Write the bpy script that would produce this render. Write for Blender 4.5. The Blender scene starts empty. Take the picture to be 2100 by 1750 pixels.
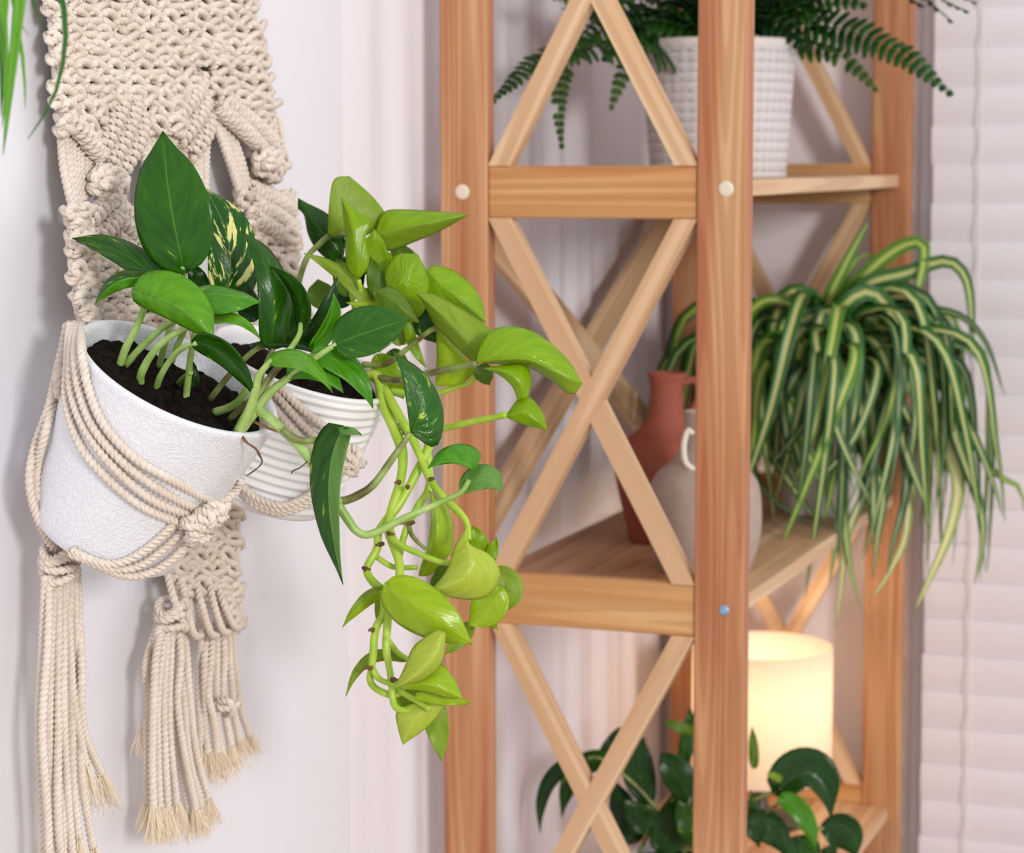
import bpy, math, random
import numpy as np
from mathutils import Vector, Matrix, Quaternion

# ------------------------------------------------------------------ camera, world, lights, exposure
F, YAW, PIT, ROL = 4684.25, 0.361075, 0.116068, -0.002686
CX, CY = 1050.0, 875.0
O = np.array([0.88299, 0.0, 1.35])
fw = np.array([-math.sin(YAW)*math.cos(PIT), math.cos(YAW)*math.cos(PIT), -math.sin(PIT)])
_r = np.array([math.cos(YAW), math.sin(YAW), 0.0]); _u = np.cross(_r, fw)
rt = _r*math.cos(ROL) + _u*math.sin(ROL)
up = -_r*math.sin(ROL) + _u*math.cos(ROL)

sc = bpy.context.scene
col = sc.collection
cd = bpy.data.cameras.new('camera'); cam = bpy.data.objects.new('camera', cd); col.objects.link(cam)
cd.sensor_width = 36.0; cd.sensor_fit = 'HORIZONTAL'; cd.lens = F*36/2100
cd.clip_start = .02; cd.clip_end = 60
cam.matrix_world = Matrix(((rt[0], up[0], -fw[0], O[0]), (rt[1], up[1], -fw[1], O[1]), (rt[2], up[2], -fw[2], O[2]), (0, 0, 0, 1)))
cd.dof.use_dof = True; cd.dof.focus_distance = 1.545; cd.dof.aperture_fstop = 9.5; cd.dof.aperture_blades = 8
sc.camera = cam

wd = bpy.data.worlds.new('world'); sc.world = wd; wd.use_nodes = True
bg = wd.node_tree.nodes['Background']; bg.inputs[0].default_value = (.962, .975, 1.0, 1); bg.inputs[1].default_value = 1.12

def area(name, loc, target, size, power, color):
    l = bpy.data.lights.new(name, 'AREA'); l.shape = 'SQUARE'; l.size = size; l.energy = power; l.color = color
    o = bpy.data.objects.new(name, l); col.objects.link(o); o.location = loc
    o.rotation_euler = (Vector(target) - Vector(loc)).to_track_quat('-Z', 'Y').to_euler(); return o
area('softbox_light', (5.05, -2.85, 2.60), (.15, 1.9, 1.05), 1.0, 222, (1.0, .975, .95))

vs = sc.view_settings
vs.view_transform = 'Standard'; vs.look = 'None'; vs.gamma = 1; vs.exposure = -0.07; vs.use_curve_mapping = False

# ------------------------------------------------------------------ helpers
def ray(x, y): return fw + rt*(x-CX)/F - up*(y-CY)/F
def onX(x, y, X): d = ray(x, y); return O + d*(X-O[0])/d[0]
def onY(x, y, Y): d = ray(x, y); return O + d*(Y-O[1])/d[1]
def onZ(x, y, Z): d = ray(x, y); return O + d*(Z-O[2])/d[2]
def at(x, y, dep): return O + ray(x, y)*dep
def depth(P): return float((np.asarray(P)-O) @ fw)
def lin(r, g, b):
    def c(v):
        v /= 255.0
        return v/12.92 if v <= .04045 else ((v+.055)/1.055)**2.4
    return (c(r), c(g), c(b), 1)

def tag(o, label=None, cat=None, group=None, kind=None):
    if label: o['label'] = label
    if cat: o['category'] = cat
    if group: o['group'] = group
    if kind: o['kind'] = kind
    return o
LOC = {}
def thing(name, label, cat, loc=(0, 0, 0), group=None):
    o = bpy.data.objects.new(name, None); o.empty_display_size = .02; col.objects.link(o); o.location = loc
    LOC[o] = np.array(loc, float); return tag(o, label, cat, group)
def make_mesh(name, V, Fc, uv=None, smooth=True):
    V = np.asarray(V, np.float32); me = bpy.data.meshes.new(name)
    if isinstance(Fc, np.ndarray):
        nf, k = Fc.shape
        me.vertices.add(len(V)); me.vertices.foreach_set('co', V.ravel())
        me.loops.add(nf*k); me.loops.foreach_set('vertex_index', Fc.astype(np.int32).ravel())
        me.polygons.add(nf); me.polygons.foreach_set('loop_start', np.arange(0, nf*k, k, dtype=np.int32))
        me.update(calc_edges=True)
    else:
        me.from_pydata(V.tolist(), [], [list(map(int, q)) for q in Fc]); me.update()
    me.validate()
    if uv is not None:
        uvl = me.uv_layers.new(name='uv'); idx = np.empty(len(me.loops), np.int32); me.loops.foreach_get('vertex_index', idx)
        uvl.data.foreach_set('uv', np.asarray(uv, np.float32)[idx].ravel())
    me.polygons.foreach_set('use_smooth', np.full(len(me.polygons), smooth)); return me
def obj(name, V, Fc, mat, parent=None, uv=None, smooth=True, solid=0):
    org = LOC.get(parent, np.zeros(3))
    me = make_mesh(name, np.asarray(V)-org, Fc, uv, smooth)
    o = bpy.data.objects.new(name, me); col.objects.link(o); me.materials.append(mat)
    if parent: o.parent = parent
    LOC[o] = org
    if solid:
        s = o.modifiers.new('thickness', 'SOLIDIFY'); s.thickness = solid; s.offset = 0
    return o
def join(parts):
    V = []; Fq = []; n = 0
    for p in parts:
        V.append(np.asarray(p[0])); Fq.append(np.asarray(p[1])+n); n += len(p[0])
    UV = np.concatenate([p[2] for p in parts]) if len(parts[0]) > 2 else None
    return np.concatenate(V), np.concatenate(Fq), UV
def spline(pts, step=None, n=None):
    P = np.asarray(pts, float)
    if len(P) == 2: P = np.array([P[0], (P[0]+P[1])/2, P[1]])
    Q = np.concatenate([[2*P[0]-P[1]], P, [2*P[-1]-P[-2]]]); out = []
    for i in range(1, len(Q)-2):
        p0, p1, p2, p3 = Q[i-1:i+3]; t = np.linspace(0, 1, 14, endpoint=False)[:, None]
        out.append(.5*(2*p1+(p2-p0)*t+(2*p0-5*p1+4*p2-p3)*t**2+(3*p1-p0-3*p2+p3)*t**3))
    out.append(P[-1:]); C = np.concatenate(out)
    L = np.concatenate([[0], np.cumsum(np.linalg.norm(np.diff(C[:, :3], axis=0), axis=1))])
    if n is None: n = max(3, int(L[-1]/step)+1)
    s = np.linspace(0, L[-1], n)
    return np.stack([np.interp(s, L, C[:, k]) for k in range(C.shape[1])], 1), s
def frames(C):
    T = np.gradient(C, axis=0); T /= np.linalg.norm(T, axis=1, keepdims=True)+1e-12
    a = np.array([0, 0, 1.]) if abs(T[0][2]) < .9 else np.array([1., 0, 0])
    N = np.zeros_like(T); v = a-T[0]*(a@T[0]); N[0] = v/np.linalg.norm(v)
    for i in range(1, len(T)):
        v = N[i-1]-T[i]*(N[i-1]@T[i]); N[i] = v/(np.linalg.norm(v)+1e-12)
    return T, N, np.cross(T, N)
def sweep(C, R, prof, ang):
    T, N, B = frames(C); nv = prof.shape[0]
    th = ang[:, None]+np.linspace(0, 2*np.pi, nv, endpoint=False)[None]
    rad = np.asarray(R)[:, None]*prof[None]
    V = C[:, None]+rad[..., None]*(np.cos(th)[..., None]*N[:, None]+np.sin(th)[..., None]*B[:, None])
    n = len(C); V = V.reshape(-1, 3)
    i = np.arange(n-1)[:, None]*nv; j = np.arange(nv)[None]; j2 = (j+1) % nv
    Fq = np.stack([i+j, i+j2, i+nv+j2, i+nv+j], -1).reshape(-1, 4)
    c0, c1 = len(V), len(V)+1; V = np.concatenate([V, C[:1], C[-1:]])
    jj = np.arange(nv); k2 = (jj+1) % nv
    cap0 = np.stack([np.full(nv, c0), k2, jj, jj], 1)[:, [0, 1, 2, 2]]; cap1 = np.stack([np.full(nv, c1), (n-1)*nv+jj, (n-1)*nv+k2, (n-1)*nv+k2], 1)
    # caps as quads with a repeated vertex are invalid, so close with a small offset ring centre pair
    caps = []
    for a_ in range(0, nv, 2):
        caps.append([c0, (a_+2) % nv, (a_+1) % nv, a_]); caps.append([c1, (n-1)*nv+a_, (n-1)*nv+(a_+1) % nv, (n-1)*nv+(a_+2) % nv])
    return V, np.concatenate([Fq, np.array(caps)])
TREF = np.array([1, .86, .63, .86]*3)
ROUND6 = np.ones(6); ROUND8 = np.ones(8)
RR = .0033
SEAM = np.roll(TREF, 2); SEAM = np.append(SEAM, SEAM[0])             # 13 columns, seam in a groove
def rope(pts, r=RR, pitch=.0125, step=.0013):
    C, s = spline(pts, step); n = len(C); T, N, B = frames(C); nv = 13; ph = random.random()*6
    th = (2*np.pi*s/pitch+ph)[:, None]+np.linspace(0, 2*np.pi, nv)[None]; rad = (r*1.06*SEAM)[None]
    V = (C[:, None]+rad[..., None]*(np.cos(th)[..., None]*N[:, None]+np.sin(th)[..., None]*B[:, None])).reshape(-1, 3)
    i = np.arange(n-1)[:, None]*nv; j = np.arange(nv-1)[None]
    Fq = np.stack([i+j, i+j+1, i+nv+j+1, i+nv+j], -1).reshape(-1, 4)
    UV = np.stack([np.repeat(np.linspace(0, 1, nv)[None], n, 0), np.repeat((s/pitch)[:, None], nv, 1)], -1).reshape(-1, 2)
    c0 = len(V); V = np.concatenate([V, C[:1], C[-1:]]); UV = np.concatenate([UV, [[0, 0], [0, 0]]]); caps = []
    for k in range(0, 12, 2):
        caps.append([c0, k+2, k+1, k]); caps.append([c0+1, (n-1)*nv+k, (n-1)*nv+k+1, (n-1)*nv+k+2])
    return V, np.concatenate([Fq, np.array(caps)]), UV
def tube(pts, r0, r1=None, step=.003, bump=0, nv=8):
    C, s = spline(pts, step); r1 = r0 if r1 is None else r1
    t = s/max(s[-1], 1e-9); R = r0+(r1-r0)*t
    if bump: R = R*(1+bump*np.sin(t*23+random.random()*6)*np.sin(t*9))
    return sweep(C, R, np.ones(nv), np.zeros(len(C)))
def lathe(prof, n=64, M=None):
    prof = np.asarray(prof, float); a = np.linspace(0, 2*np.pi, n, endpoint=False)
    V = np.stack([prof[:, 0, None]*np.cos(a), prof[:, 0, None]*np.sin(a), np.repeat(prof[:, 1, None], n, 1)], -1).reshape(-1, 3)
    i = np.arange(len(prof)-1)[:, None]*n; j = np.arange(n)[None]; j2 = (j+1) % n
    Fq = np.stack([i+j, i+j2, i+n+j2, i+n+j], -1).reshape(-1, 4)
    if M is not None: V = V@M[:3, :3].T+M[:3, 3]
    return V, Fq
def frame_from(n, loc):
    n = np.asarray(n, float); n /= np.linalg.norm(n); a = np.array([0, 1., 0]); x = np.cross(a, n); x /= np.linalg.norm(x)
    M = np.eye(4); M[:3, 0] = x; M[:3, 1] = np.cross(n, x); M[:3, 2] = n; M[:3, 3] = loc; return M
def rbox(sx, sy, sz, b):
    """box centred on the origin with chamfered edges"""
    V = []; h = np.array([sx, sy, sz])/2
    for sgx in (-1, 1):
        for sgy in (-1, 1):
            for sgz in (-1, 1):
                s = np.array([sgx, sgy, sgz])
                for k in range(3):
                    q = h.copy()-b; q[k] += b; V.append(q*s)
    import bmesh
    bm = bmesh.new(); vs_ = [bm.verts.new(v) for v in V]
    bmesh.ops.convex_hull(bm, input=vs_)
    bmesh.ops.dissolve_limit(bm, angle_limit=.01, verts=bm.verts, edges=bm.edges)
    bm.verts.index_update(); bm.normal_update()
    VV = [v.co[:] for v in bm.verts]; FF = [[v.index for v in f.verts] for f in bm.faces]; bm.free(); return np.array(VV), FF
def board(name, a, b, w, t, mat, parent, side=(1, 0, 0), bev=.0015, label=None):
    """board from point a to b; w along 'side', t across; local Z runs along the grain"""
    a = np.asarray(a, float); b = np.asarray(b, float); L = np.linalg.norm(b-a); z = (b-a)/L
    x = np.asarray(side, float); x = x-z*(x@z); x /= np.linalg.norm(x); y = np.cross(z, x)
    V, Fc = rbox(w, t, L, bev); me = make_mesh(name, V, Fc, smooth=False); o = bpy.data.objects.new(name, me); col.objects.link(o)
    me.materials.append(mat); m = (a+b)/2-LOC.get(parent, np.zeros(3))
    o.parent = parent
    o.matrix_local = Matrix(((x[0], y[0], z[0], m[0]), (x[1], y[1], z[1], m[1]), (x[2], y[2], z[2], m[2]), (0, 0, 0, 1)))
    LOC[o] = a
    if label: o['label'] = label
    return o
def boxVF(x0, x1, y0, y1, z0, z1):
    V = np.array([[x, y, z] for x in (x0, x1) for y in (y0, y1) for z in (z0, z1)])
    return V, np.array([[0, 1, 3, 2], [4, 6, 7, 5], [0, 4, 5, 1], [2, 3, 7, 6], [0, 2, 6, 4], [1, 5, 7, 3]])

# ------------------------------------------------------------------ materials
def mat(name):
    m = bpy.data.materials.new(name); m.use_nodes = True; nt = m.node_tree; return m, nt, nt.nodes['Principled BSDF']
def nd(nt, t, **k):
    n = nt.nodes.new(t)
    for a, b in k.items():
        if a.startswith('i_'):
            key = a[2:]; key = int(key) if key.isdigit() else key.replace('_', ' '); n.inputs[key].default_value = b
        else: setattr(n, a, b)
    return n
def ramp(nt, fac, stops):
    r = nd(nt, 'ShaderNodeValToRGB'); el = r.color_ramp.elements
    while len(el) < len(stops): el.new(.5)
    for e, (p, c) in zip(el, stops): e.position = p; e.color = c
    nt.links.new(fac, r.inputs[0]); return r
def plain(name, c, rough=.6, bump=None, spec=.5, var=0):
    m, nt, p = mat(name); p.inputs['Base Color'].default_value = c; p.inputs['Roughness'].default_value = rough; p.inputs['Specular IOR Level'].default_value = spec
    tc = nd(nt, 'ShaderNodeTexCoord')
    if bump:
        n = nd(nt, 'ShaderNodeTexNoise', i_Scale=bump[0], i_Detail=4.0); nt.links.new(tc.outputs['Object'], n.inputs[0])
        b = nd(nt, 'ShaderNodeBump', i_Strength=bump[1], i_Distance=bump[2]); nt.links.new(n.outputs[0], b.inputs['Height']); nt.links.new(b.outputs[0], p.inputs['Normal'])
        if var:
            r = ramp(nt, n.outputs[0], [(.3, tuple(x*(1-var) for x in c[:3])+(1,)), (.7, c)]); nt.links.new(r.outputs[0], p.inputs['Base Color'])
    return m
def wood(name, light, dark, orange, grain=1.0, bias=0.0):
    light, dark, orange = [tuple(v*.80 for v in c[:3])+(1,) for c in (light, dark, orange)]
    m, nt, p = mat(name); L = nt.links
    tc = nd(nt, 'ShaderNodeTexCoord'); oi = nd(nt, 'ShaderNodeObjectInfo')
    off = nd(nt, 'ShaderNodeVectorMath', operation='SCALE'); cmb = nd(nt, 'ShaderNodeCombineXYZ')
    L.new(oi.outputs['Random'], cmb.inputs[0]); L.new(oi.outputs['Random'], cmb.inputs[1]); L.new(oi.outputs['Random'], cmb.inputs[2])
    L.new(cmb.outputs[0], off.inputs[0]); off.inputs['Scale'].default_value = 7.3
    add = nd(nt, 'ShaderNodeVectorMath', operation='ADD'); L.new(tc.outputs['Object'], add.inputs[0]); L.new(off.outputs[0], add.inputs[1])
    mp = nd(nt, 'ShaderNodeMapping'); mp.inputs['Scale'].default_value = (26, 26, 1.6); L.new(add.outputs[0], mp.inputs[0])
    n1 = nd(nt, 'ShaderNodeTexNoise', i_Scale=1.3, i_Detail=2.0, i_Distortion=.3); L.new(mp.outputs[0], n1.inputs[0])
    mp2 = nd(nt, 'ShaderNodeMapping'); mp2.inputs['Scale'].default_value = (1, 1, .035); L.new(add.outputs[0], mp2.inputs[0])
    nb = nd(nt, 'ShaderNodeTexNoise', i_Scale=20.0, i_Detail=1.0); L.new(mp2.outputs[0], nb.inputs[0])
    w = nd(nt, 'ShaderNodeMath', operation='SINE'); ml = nd(nt, 'ShaderNodeMath', operation='MULTIPLY'); ml.inputs[1].default_value = 95.0*grain
    L.new(nb.outputs[0], ml.inputs[0]); L.new(ml.outputs[0], w.inputs[0])
    r1 = ramp(nt, n1.outputs[0], [(.30-bias, light), (.47-bias, orange), (.62-bias, dark)])
    r2 = ramp(nt, w.outputs[0], [(0, (.76, .64, .55, 1)), (.6, (1, 1, 1, 1))])
    fine = nd(nt, 'ShaderNodeMapping'); fine.inputs['Scale'].default_value = (700, 700, 9); L.new(add.outputs[0], fine.inputs[0])
    nf = nd(nt, 'ShaderNodeTexNoise', i_Scale=1.0, i_Detail=2.0); L.new(fine.outputs[0], nf.inputs[0])
    r3 = ramp(nt, nf.outputs[0], [(.3, (.92, .90, .88, 1)), (.6, (1, 1, 1, 1))])
    mx = nd(nt, 'ShaderNodeMixRGB', blend_type='MULTIPLY', i_0=.65); L.new(r1.outputs[0], mx.inputs[1]); L.new(r2.outputs[0], mx.inputs[2])
    mx2 = nd(nt, 'ShaderNodeMixRGB', blend_type='MULTIPLY', i_0=.7); L.new(mx.outputs[0], mx2.inputs[1]); L.new(r3.outputs[0], mx2.inputs[2])
    L.new(mx2.outputs[0], p.inputs['Base Color']); p.inputs['Roughness'].default_value = .5
    b = nd(nt, 'ShaderNodeBump', i_Strength=.15, i_Distance=.0006); L.new(nf.outputs[0], b.inputs['Height']); L.new(b.outputs[0], p.inputs['Normal'])
    return m
W_POST = wood('pine_post', lin(230, 184, 138), lin(198, 128, 86), lin(215, 155, 108))
W_RAIL = wood('pine_rail', lin(234, 188, 130), lin(216, 152, 92), lin(229, 172, 110), .7)
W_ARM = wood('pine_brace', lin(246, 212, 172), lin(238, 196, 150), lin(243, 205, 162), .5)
W_SHELF = wood('pine_shelf', lin(230, 188, 148), lin(206, 146, 108), lin(218, 166, 126))

def leafmat(name, c0, c1, vein, fleck=None, thr=.62, rough=.22, trans=.22, fscale=1.0, bump=.16):
    c0, c1, vein = [tuple(v*.84 for v in c[:3])+(1,) for c in (c0, c1, vein)]
    """two-tone leaf: c0/c1 mottled along the blade, paler midrib, optional variegation"""
    m, nt, p = mat(name); L = nt.links
    uv = nd(nt, 'ShaderNodeUVMap'); sp = nd(nt, 'ShaderNodeSeparateXYZ'); L.new(uv.outputs[0], sp.inputs[0])
    oi = nd(nt, 'ShaderNodeObjectInfo')
    ab = nd(nt, 'ShaderNodeMath', operation='ABSOLUTE'); L.new(sp.outputs[0], ab.inputs[0])
    # streak coordinate: veins run outwards and forwards from the midrib
    k = nd(nt, 'ShaderNodeMath', operation='MULTIPLY_ADD'); L.new(ab.outputs[0], k.inputs[0]); k.inputs[1].default_value = -.42; L.new(sp.outputs[1], k.inputs[2])
    cb = nd(nt, 'ShaderNodeCombineXYZ')
    ka = nd(nt, 'ShaderNodeMath', operation='MULTIPLY'); L.new(k.outputs[0], ka.inputs[0]); ka.inputs[1].default_value = 7.5*fscale
    kb = nd(nt, 'ShaderNodeMath', operation='MULTIPLY'); L.new(sp.outputs[0], kb.inputs[0]); kb.inputs[1].default_value = 1.7*fscale
    kr = nd(nt, 'ShaderNodeMath', operation='MULTIPLY'); L.new(oi.outputs['Random'], kr.inputs[0]); kr.inputs[1].default_value = 31.0
    L.new(ka.outputs[0], cb.inputs[0]); L.new(kb.outputs[0], cb.inputs[1]); L.new(kr.outputs[0], cb.inputs[2])
    nz = nd(nt, 'ShaderNodeTexNoise', i_Scale=1.0, i_Detail=4.0, i_Roughness=.6); L.new(cb.outputs[0], nz.inputs[0])
    r1 = ramp(nt, nz.outputs[0], [(.3, c0), (.65, c1)])
    colr = r1.outputs[0]
    if fleck:
        rf = ramp(nt, nz.outputs[0], [(thr, (0, 0, 0, 1)), (thr+.035, (1, 1, 1, 1))])
        mx = nd(nt, 'ShaderNodeMixRGB'); L.new(rf.outputs[0], mx.inputs[0]); L.new(colr, mx.inputs[1]); mx.inputs[2].default_value = fleck; colr = mx.outputs[0]
    rv = ramp(nt, ab.outputs[0], [(.0, (1, 1, 1, 1)), (.035, (0, 0, 0, 1))])
    mv = nd(nt, 'ShaderNodeMixRGB'); fm = nd(nt, 'ShaderNodeMath', operation='MULTIPLY'); L.new(rv.outputs[0], fm.inputs[0]); fm.inputs[1].default_value = .55
    L.new(fm.outputs[0], mv.inputs[0]); L.new(colr, mv.inputs[1]); mv.inputs[2].default_value = vein; colr = mv.outputs[0]
    L.new(colr, p.inputs['Base Color']); p.inputs['Roughness'].default_value = rough; p.inputs['Specular IOR Level'].default_value = .32
    # lateral vein relief
    sw = nd(nt, 'ShaderNodeMath', operation='SINE'); sk = nd(nt, 'ShaderNodeMath', operation='MULTIPLY'); L.new(k.outputs[0], sk.inputs[0]); sk.inputs[1].default_value = 62.0; L.new(sk.outputs[0], sw.inputs[0])
    sm = nd(nt, 'ShaderNodeMath', operation='MULTIPLY_ADD'); L.new(sw.outputs[0], sm.inputs[0]); sm.inputs[1].default_value = .035; L.new(nz.outputs[0], sm.inputs[2])
    b = nd(nt, 'ShaderNodeBump', i_Strength=bump, i_Distance=.0035); L.new(sm.outputs[0], b.inputs['Height']); L.new(b.outputs[0], p.inputs['Normal'])
    tr = nd(nt, 'ShaderNodeBsdfTranslucent'); L.new(colr, tr.inputs[0])
    ms = nd(nt, 'ShaderNodeMixShader', i_0=trans); L.new(p.outputs[0], ms.inputs[1]); L.new(tr.outputs[0], ms.inputs[2])
    L.new(ms.outputs[0], nt.nodes['Material Output'].inputs[0]); return m
LM = {
 'D': leafmat('leaf_dark', lin(28, 72, 4), lin(46, 100, 8), lin(100, 156, 50), lin(160, 196, 40), .66),
 'B': leafmat('leaf_big', lin(34, 90, 4), lin(54, 116, 8), lin(120, 172, 60), lin(160, 196, 40), .68),
 'V': leafmat('leaf_variegated', lin(26, 78, 12), lin(50, 112, 20), lin(170, 190, 110), lin(236, 232, 150), .53, fscale=1.15),
 'M': leafmat('leaf_mid', lin(84, 152, 18), lin(110, 176, 28), lin(150, 196, 70)),
 'G': leafmat('leaf_fresh', lin(64, 138, 16), lin(92, 164, 26), lin(150, 196, 70), lin(176, 208, 70), .68),
 'S': leafmat('leaf_sheen', lin(36, 92, 16), lin(56, 116, 26), lin(120, 164, 60), lin(176, 202, 60), .62, rough=.13, bump=.5),
 'U': leafmat('leaf_underside_and_lit', lin(92, 142, 56), lin(114, 162, 72), lin(156, 190, 106), rough=.4),
 'N': leafmat('leaf_neon', lin(162, 200, 16), lin(186, 216, 44), lin(206, 226, 96), rough=.2, trans=.3),
 'L': leafmat('leaf_neon_light', lin(196, 218, 66), lin(212, 228, 96), lin(224, 236, 130), rough=.2, trans=.3, bump=.4),
 'K': leafmat('leaf_lime', lin(132, 178, 4), lin(154, 194, 16), lin(186, 212, 80), rough=.2, trans=.3),
 'H': leafmat('leaf_gloss_lime', lin(130, 176, 8), lin(154, 196, 28), lin(186, 212, 80), rough=.11, trans=.25, bump=.5),
 'O': leafmat('leaf_olive', lin(136, 170, 32), lin(158, 188, 52), lin(186, 206, 96), rough=.4, trans=.3),
 'E': leafmat('leaf_olive_dark', lin(86, 124, 18), lin(108, 144, 30), lin(140, 168, 64), rough=.4),
 'P': leafmat('leaf_deep', lin(20, 56, 10), lin(36, 84, 18), lin(76, 124, 50), lin(120, 160, 40), .70, rough=.18),
}
def stemmat(name, a, b): 
    m, nt, p = mat(name); tc = nd(nt, 'ShaderNodeTexCoord'); n = nd(nt, 'ShaderNodeTexNoise', i_Scale=60.0, i_Detail=3.0); nt.links.new(tc.outputs['Object'], n.inputs[0])
    r = ramp(nt, n.outputs[0], [(.35, a), (.65, b)]); nt.links.new(r.outputs[0], p.inputs['Base Color']); p.inputs['Roughness'].default_value = .35; return m
ST_G = stemmat('stem_green', lin(130, 166, 72), lin(172, 198, 118)); ST_N = stemmat('stem_neon', lin(150, 186, 40), lin(178, 206, 70))
ST_B = stemmat('stem_brown', lin(84, 52, 26), lin(120, 84, 48)); ST_D = stemmat('stem_streaked', lin(96, 84, 44), lin(146, 170, 92))

def ropemat():
    m, nt, p = mat('cotton_cord'); L = nt.links; tc = nd(nt, 'ShaderNodeTexCoord')
    n = nd(nt, 'ShaderNodeTexNoise', i_Scale=900.0, i_Detail=3.0); L.new(tc.outputs['Object'], n.inputs[0])
    n2 = nd(nt, 'ShaderNodeTexNoise', i_Scale=30.0, i_Detail=3.0); L.new(tc.outputs['Object'], n2.inputs[0])
    r = ramp(nt, n2.outputs[0], [(.3, lin(236, 221, 206)), (.7, lin(246, 235, 223))]); L.new(r.outputs[0], p.inputs['Base Color'])
    uv = nd(nt, 'ShaderNodeUVMap'); sp = nd(nt, 'ShaderNodeSeparateXYZ'); L.new(uv.outputs[0], sp.inputs[0])
    su_ = nd(nt, 'ShaderNodeMath', operation='ADD'); L.new(sp.outputs[0], su_.inputs[0]); L.new(sp.outputs[1], su_.inputs[1])
    mu = nd(nt, 'ShaderNodeMath', operation='MULTIPLY'); mu.inputs[1].default_value = 2*math.pi*21; L.new(su_.outputs[0], mu.inputs[0])
    wob = nd(nt, 'ShaderNodeMath', operation='MULTIPLY_ADD'); L.new(n2.outputs[0], wob.inputs[0]); wob.inputs[1].default_value = 9.0; L.new(mu.outputs[0], wob.inputs[2])
    sn = nd(nt, 'ShaderNodeMath', operation='SINE'); L.new(wob.outputs[0], sn.inputs[0])
    hs = nd(nt, 'ShaderNodeMath', operation='MULTIPLY_ADD'); L.new(sn.outputs[0], hs.inputs[0]); hs.inputs[1].default_value = .28; L.new(n.outputs[0], hs.inputs[2])
    lr = ramp(nt, sn.outputs[0], [(0, (.90, .875, .85, 1)), (.55, (1, 1, 1, 1))]); lm = nd(nt, 'ShaderNodeMixRGB', blend_type='MULTIPLY', i_0=1.0); L.new(r.outputs[0], lm.inputs[1]); L.new(lr.outputs[0], lm.inputs[2]); L.new(lm.outputs[0], p.inputs['Base Color'])
    b = nd(nt, 'ShaderNodeBump', i_Strength=.45, i_Distance=.0007); L.new(hs.outputs[0], b.inputs['Height']); L.new(b.outputs[0], p.inputs['Normal'])
    p.inputs['Roughness'].default_value = .95; p.inputs['Specular IOR Level'].default_value = .1
    p.inputs['Sheen Weight'].default_value = .15
    return m
ROPE = ropemat(); FRAY = plain('cord_fibre', lin(246, 230, 204), .95, spec=.1)
SOIL = plain('soil', lin(36, 28, 24), .95, (170, 1.0, .004), .1, .75)
def crackle():
    m, nt, p = mat('crackled_white'); L = nt.links; tc = nd(nt, 'ShaderNodeTexCoord')
    dn = nd(nt, 'ShaderNodeTexNoise', i_Scale=60.0, i_Detail=2.0); L.new(tc.outputs['Object'], dn.inputs[0])
    mx = nd(nt, 'ShaderNodeMixRGB', blend_type='LINEAR_LIGHT', i_0=.012); L.new(tc.outputs['Object'], mx.inputs[1]); L.new(dn.outputs['Color'], mx.inputs[2])
    v = nd(nt, 'ShaderNodeTexVoronoi', feature='DISTANCE_TO_EDGE', i_Scale=230.0); L.new(mx.outputs[0], v.inputs[0])
    r = ramp(nt, v.outputs[0], [(0, (0, 0, 0, 1)), (.12, (1, 1, 1, 1))])
    b = nd(nt, 'ShaderNodeBump', i_Strength=.42, i_Distance=.0008, invert=True); L.new(r.outputs[0], b.inputs['Height']); L.new(b.outputs[0], p.inputs['Normal'])
    p.inputs['Base Color'].default_value = lin(230, 231, 236); p.inputs['Roughness'].default_value = .6; return m
CRACK = crackle(); WHITE = plain('white_glaze', lin(236, 235, 236), .45, (300, .1, .001))
WALL = plain('wall_paint', lin(230, 229, 235), .75, (420, .12, .0012), .3)
WALLF = plain('far_wall_paint', lin(243, 235, 237), .8, (300, .1, .001), .3)
BLIND = plain('blind_slat', lin(230, 222, 227), .55, (60, .05, .001))
CORD = plain('blind_cord', lin(236, 228, 222), .8, (300, .2, .001))

# ------------------------------------------------------------------ room shell
def struct(name, x0, x1, y0, y1, z0, z1, m):
    V, Fc = boxVF(x0, x1, y0, y1, z0, z1); o = obj(name, V, Fc, m, smooth=False); return tag(o, kind='structure')
YW = 2.85
tag(struct('wall_left', -.12, 0, -1.6, YW+.12, 0, 2.7, WALL), 'plain white painted wall behind the macrame hanging', None)
X0W, X1W, Z0W, Z1W = .385, 1.5, .40, 2.12
wb = struct('wall_back', 0, X0W, YW, YW+.12, 0, 2.7, WALLF); tag(wb, 'white end wall beside the window behind the shelving unit')
for nm, a in (('wall_pier', (X1W, 3.2, 0, 2.7)), ('wall_lintel', (X0W, X1W, Z1W, 2.7)), ('wall_apron', (X0W, X1W, 0, Z0W))):
    V, Fc = boxVF(a[0], a[1], YW, YW+.12, a[2], a[3]); obj(nm, V, Fc, WALLF, wb, smooth=False)
FLOORM = wood('floor_wood', lin(196, 170, 140), lin(160, 130, 100), lin(180, 150, 118))
V, Fc = boxVF(-.12, 3.2, -1.6, YW+.12, -.05, 0); tag(obj('floor', V, Fc, FLOORM, smooth=False), 'pale wooden floor under the shelving unit', kind='structure')
WF = plain('window_plastic', lin(236, 230, 232), .4, (200, .05, .001))
win = bpy.data.objects.new('window_1', None); col.objects.link(win); win.location = (X0W, YW+.04, Z0W); LOC[win] = np.array(win.location)
tag(win, 'white framed window behind the venetian blind', kind='structure')
for (a, b, c, d) in ((X0W, X1W, Z0W, Z0W+.05), (X0W, X1W, Z1W-.05, Z1W), (X0W, X0W+.05, Z0W+.05, Z1W-.05), (X1W-.05, X1W, Z0W+.05, Z1W-.05)):
    V, Fc = boxVF(a, b, YW+.04, YW+.1, c, d); obj('window_frame', V, Fc, WF, win, smooth=False)
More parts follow.
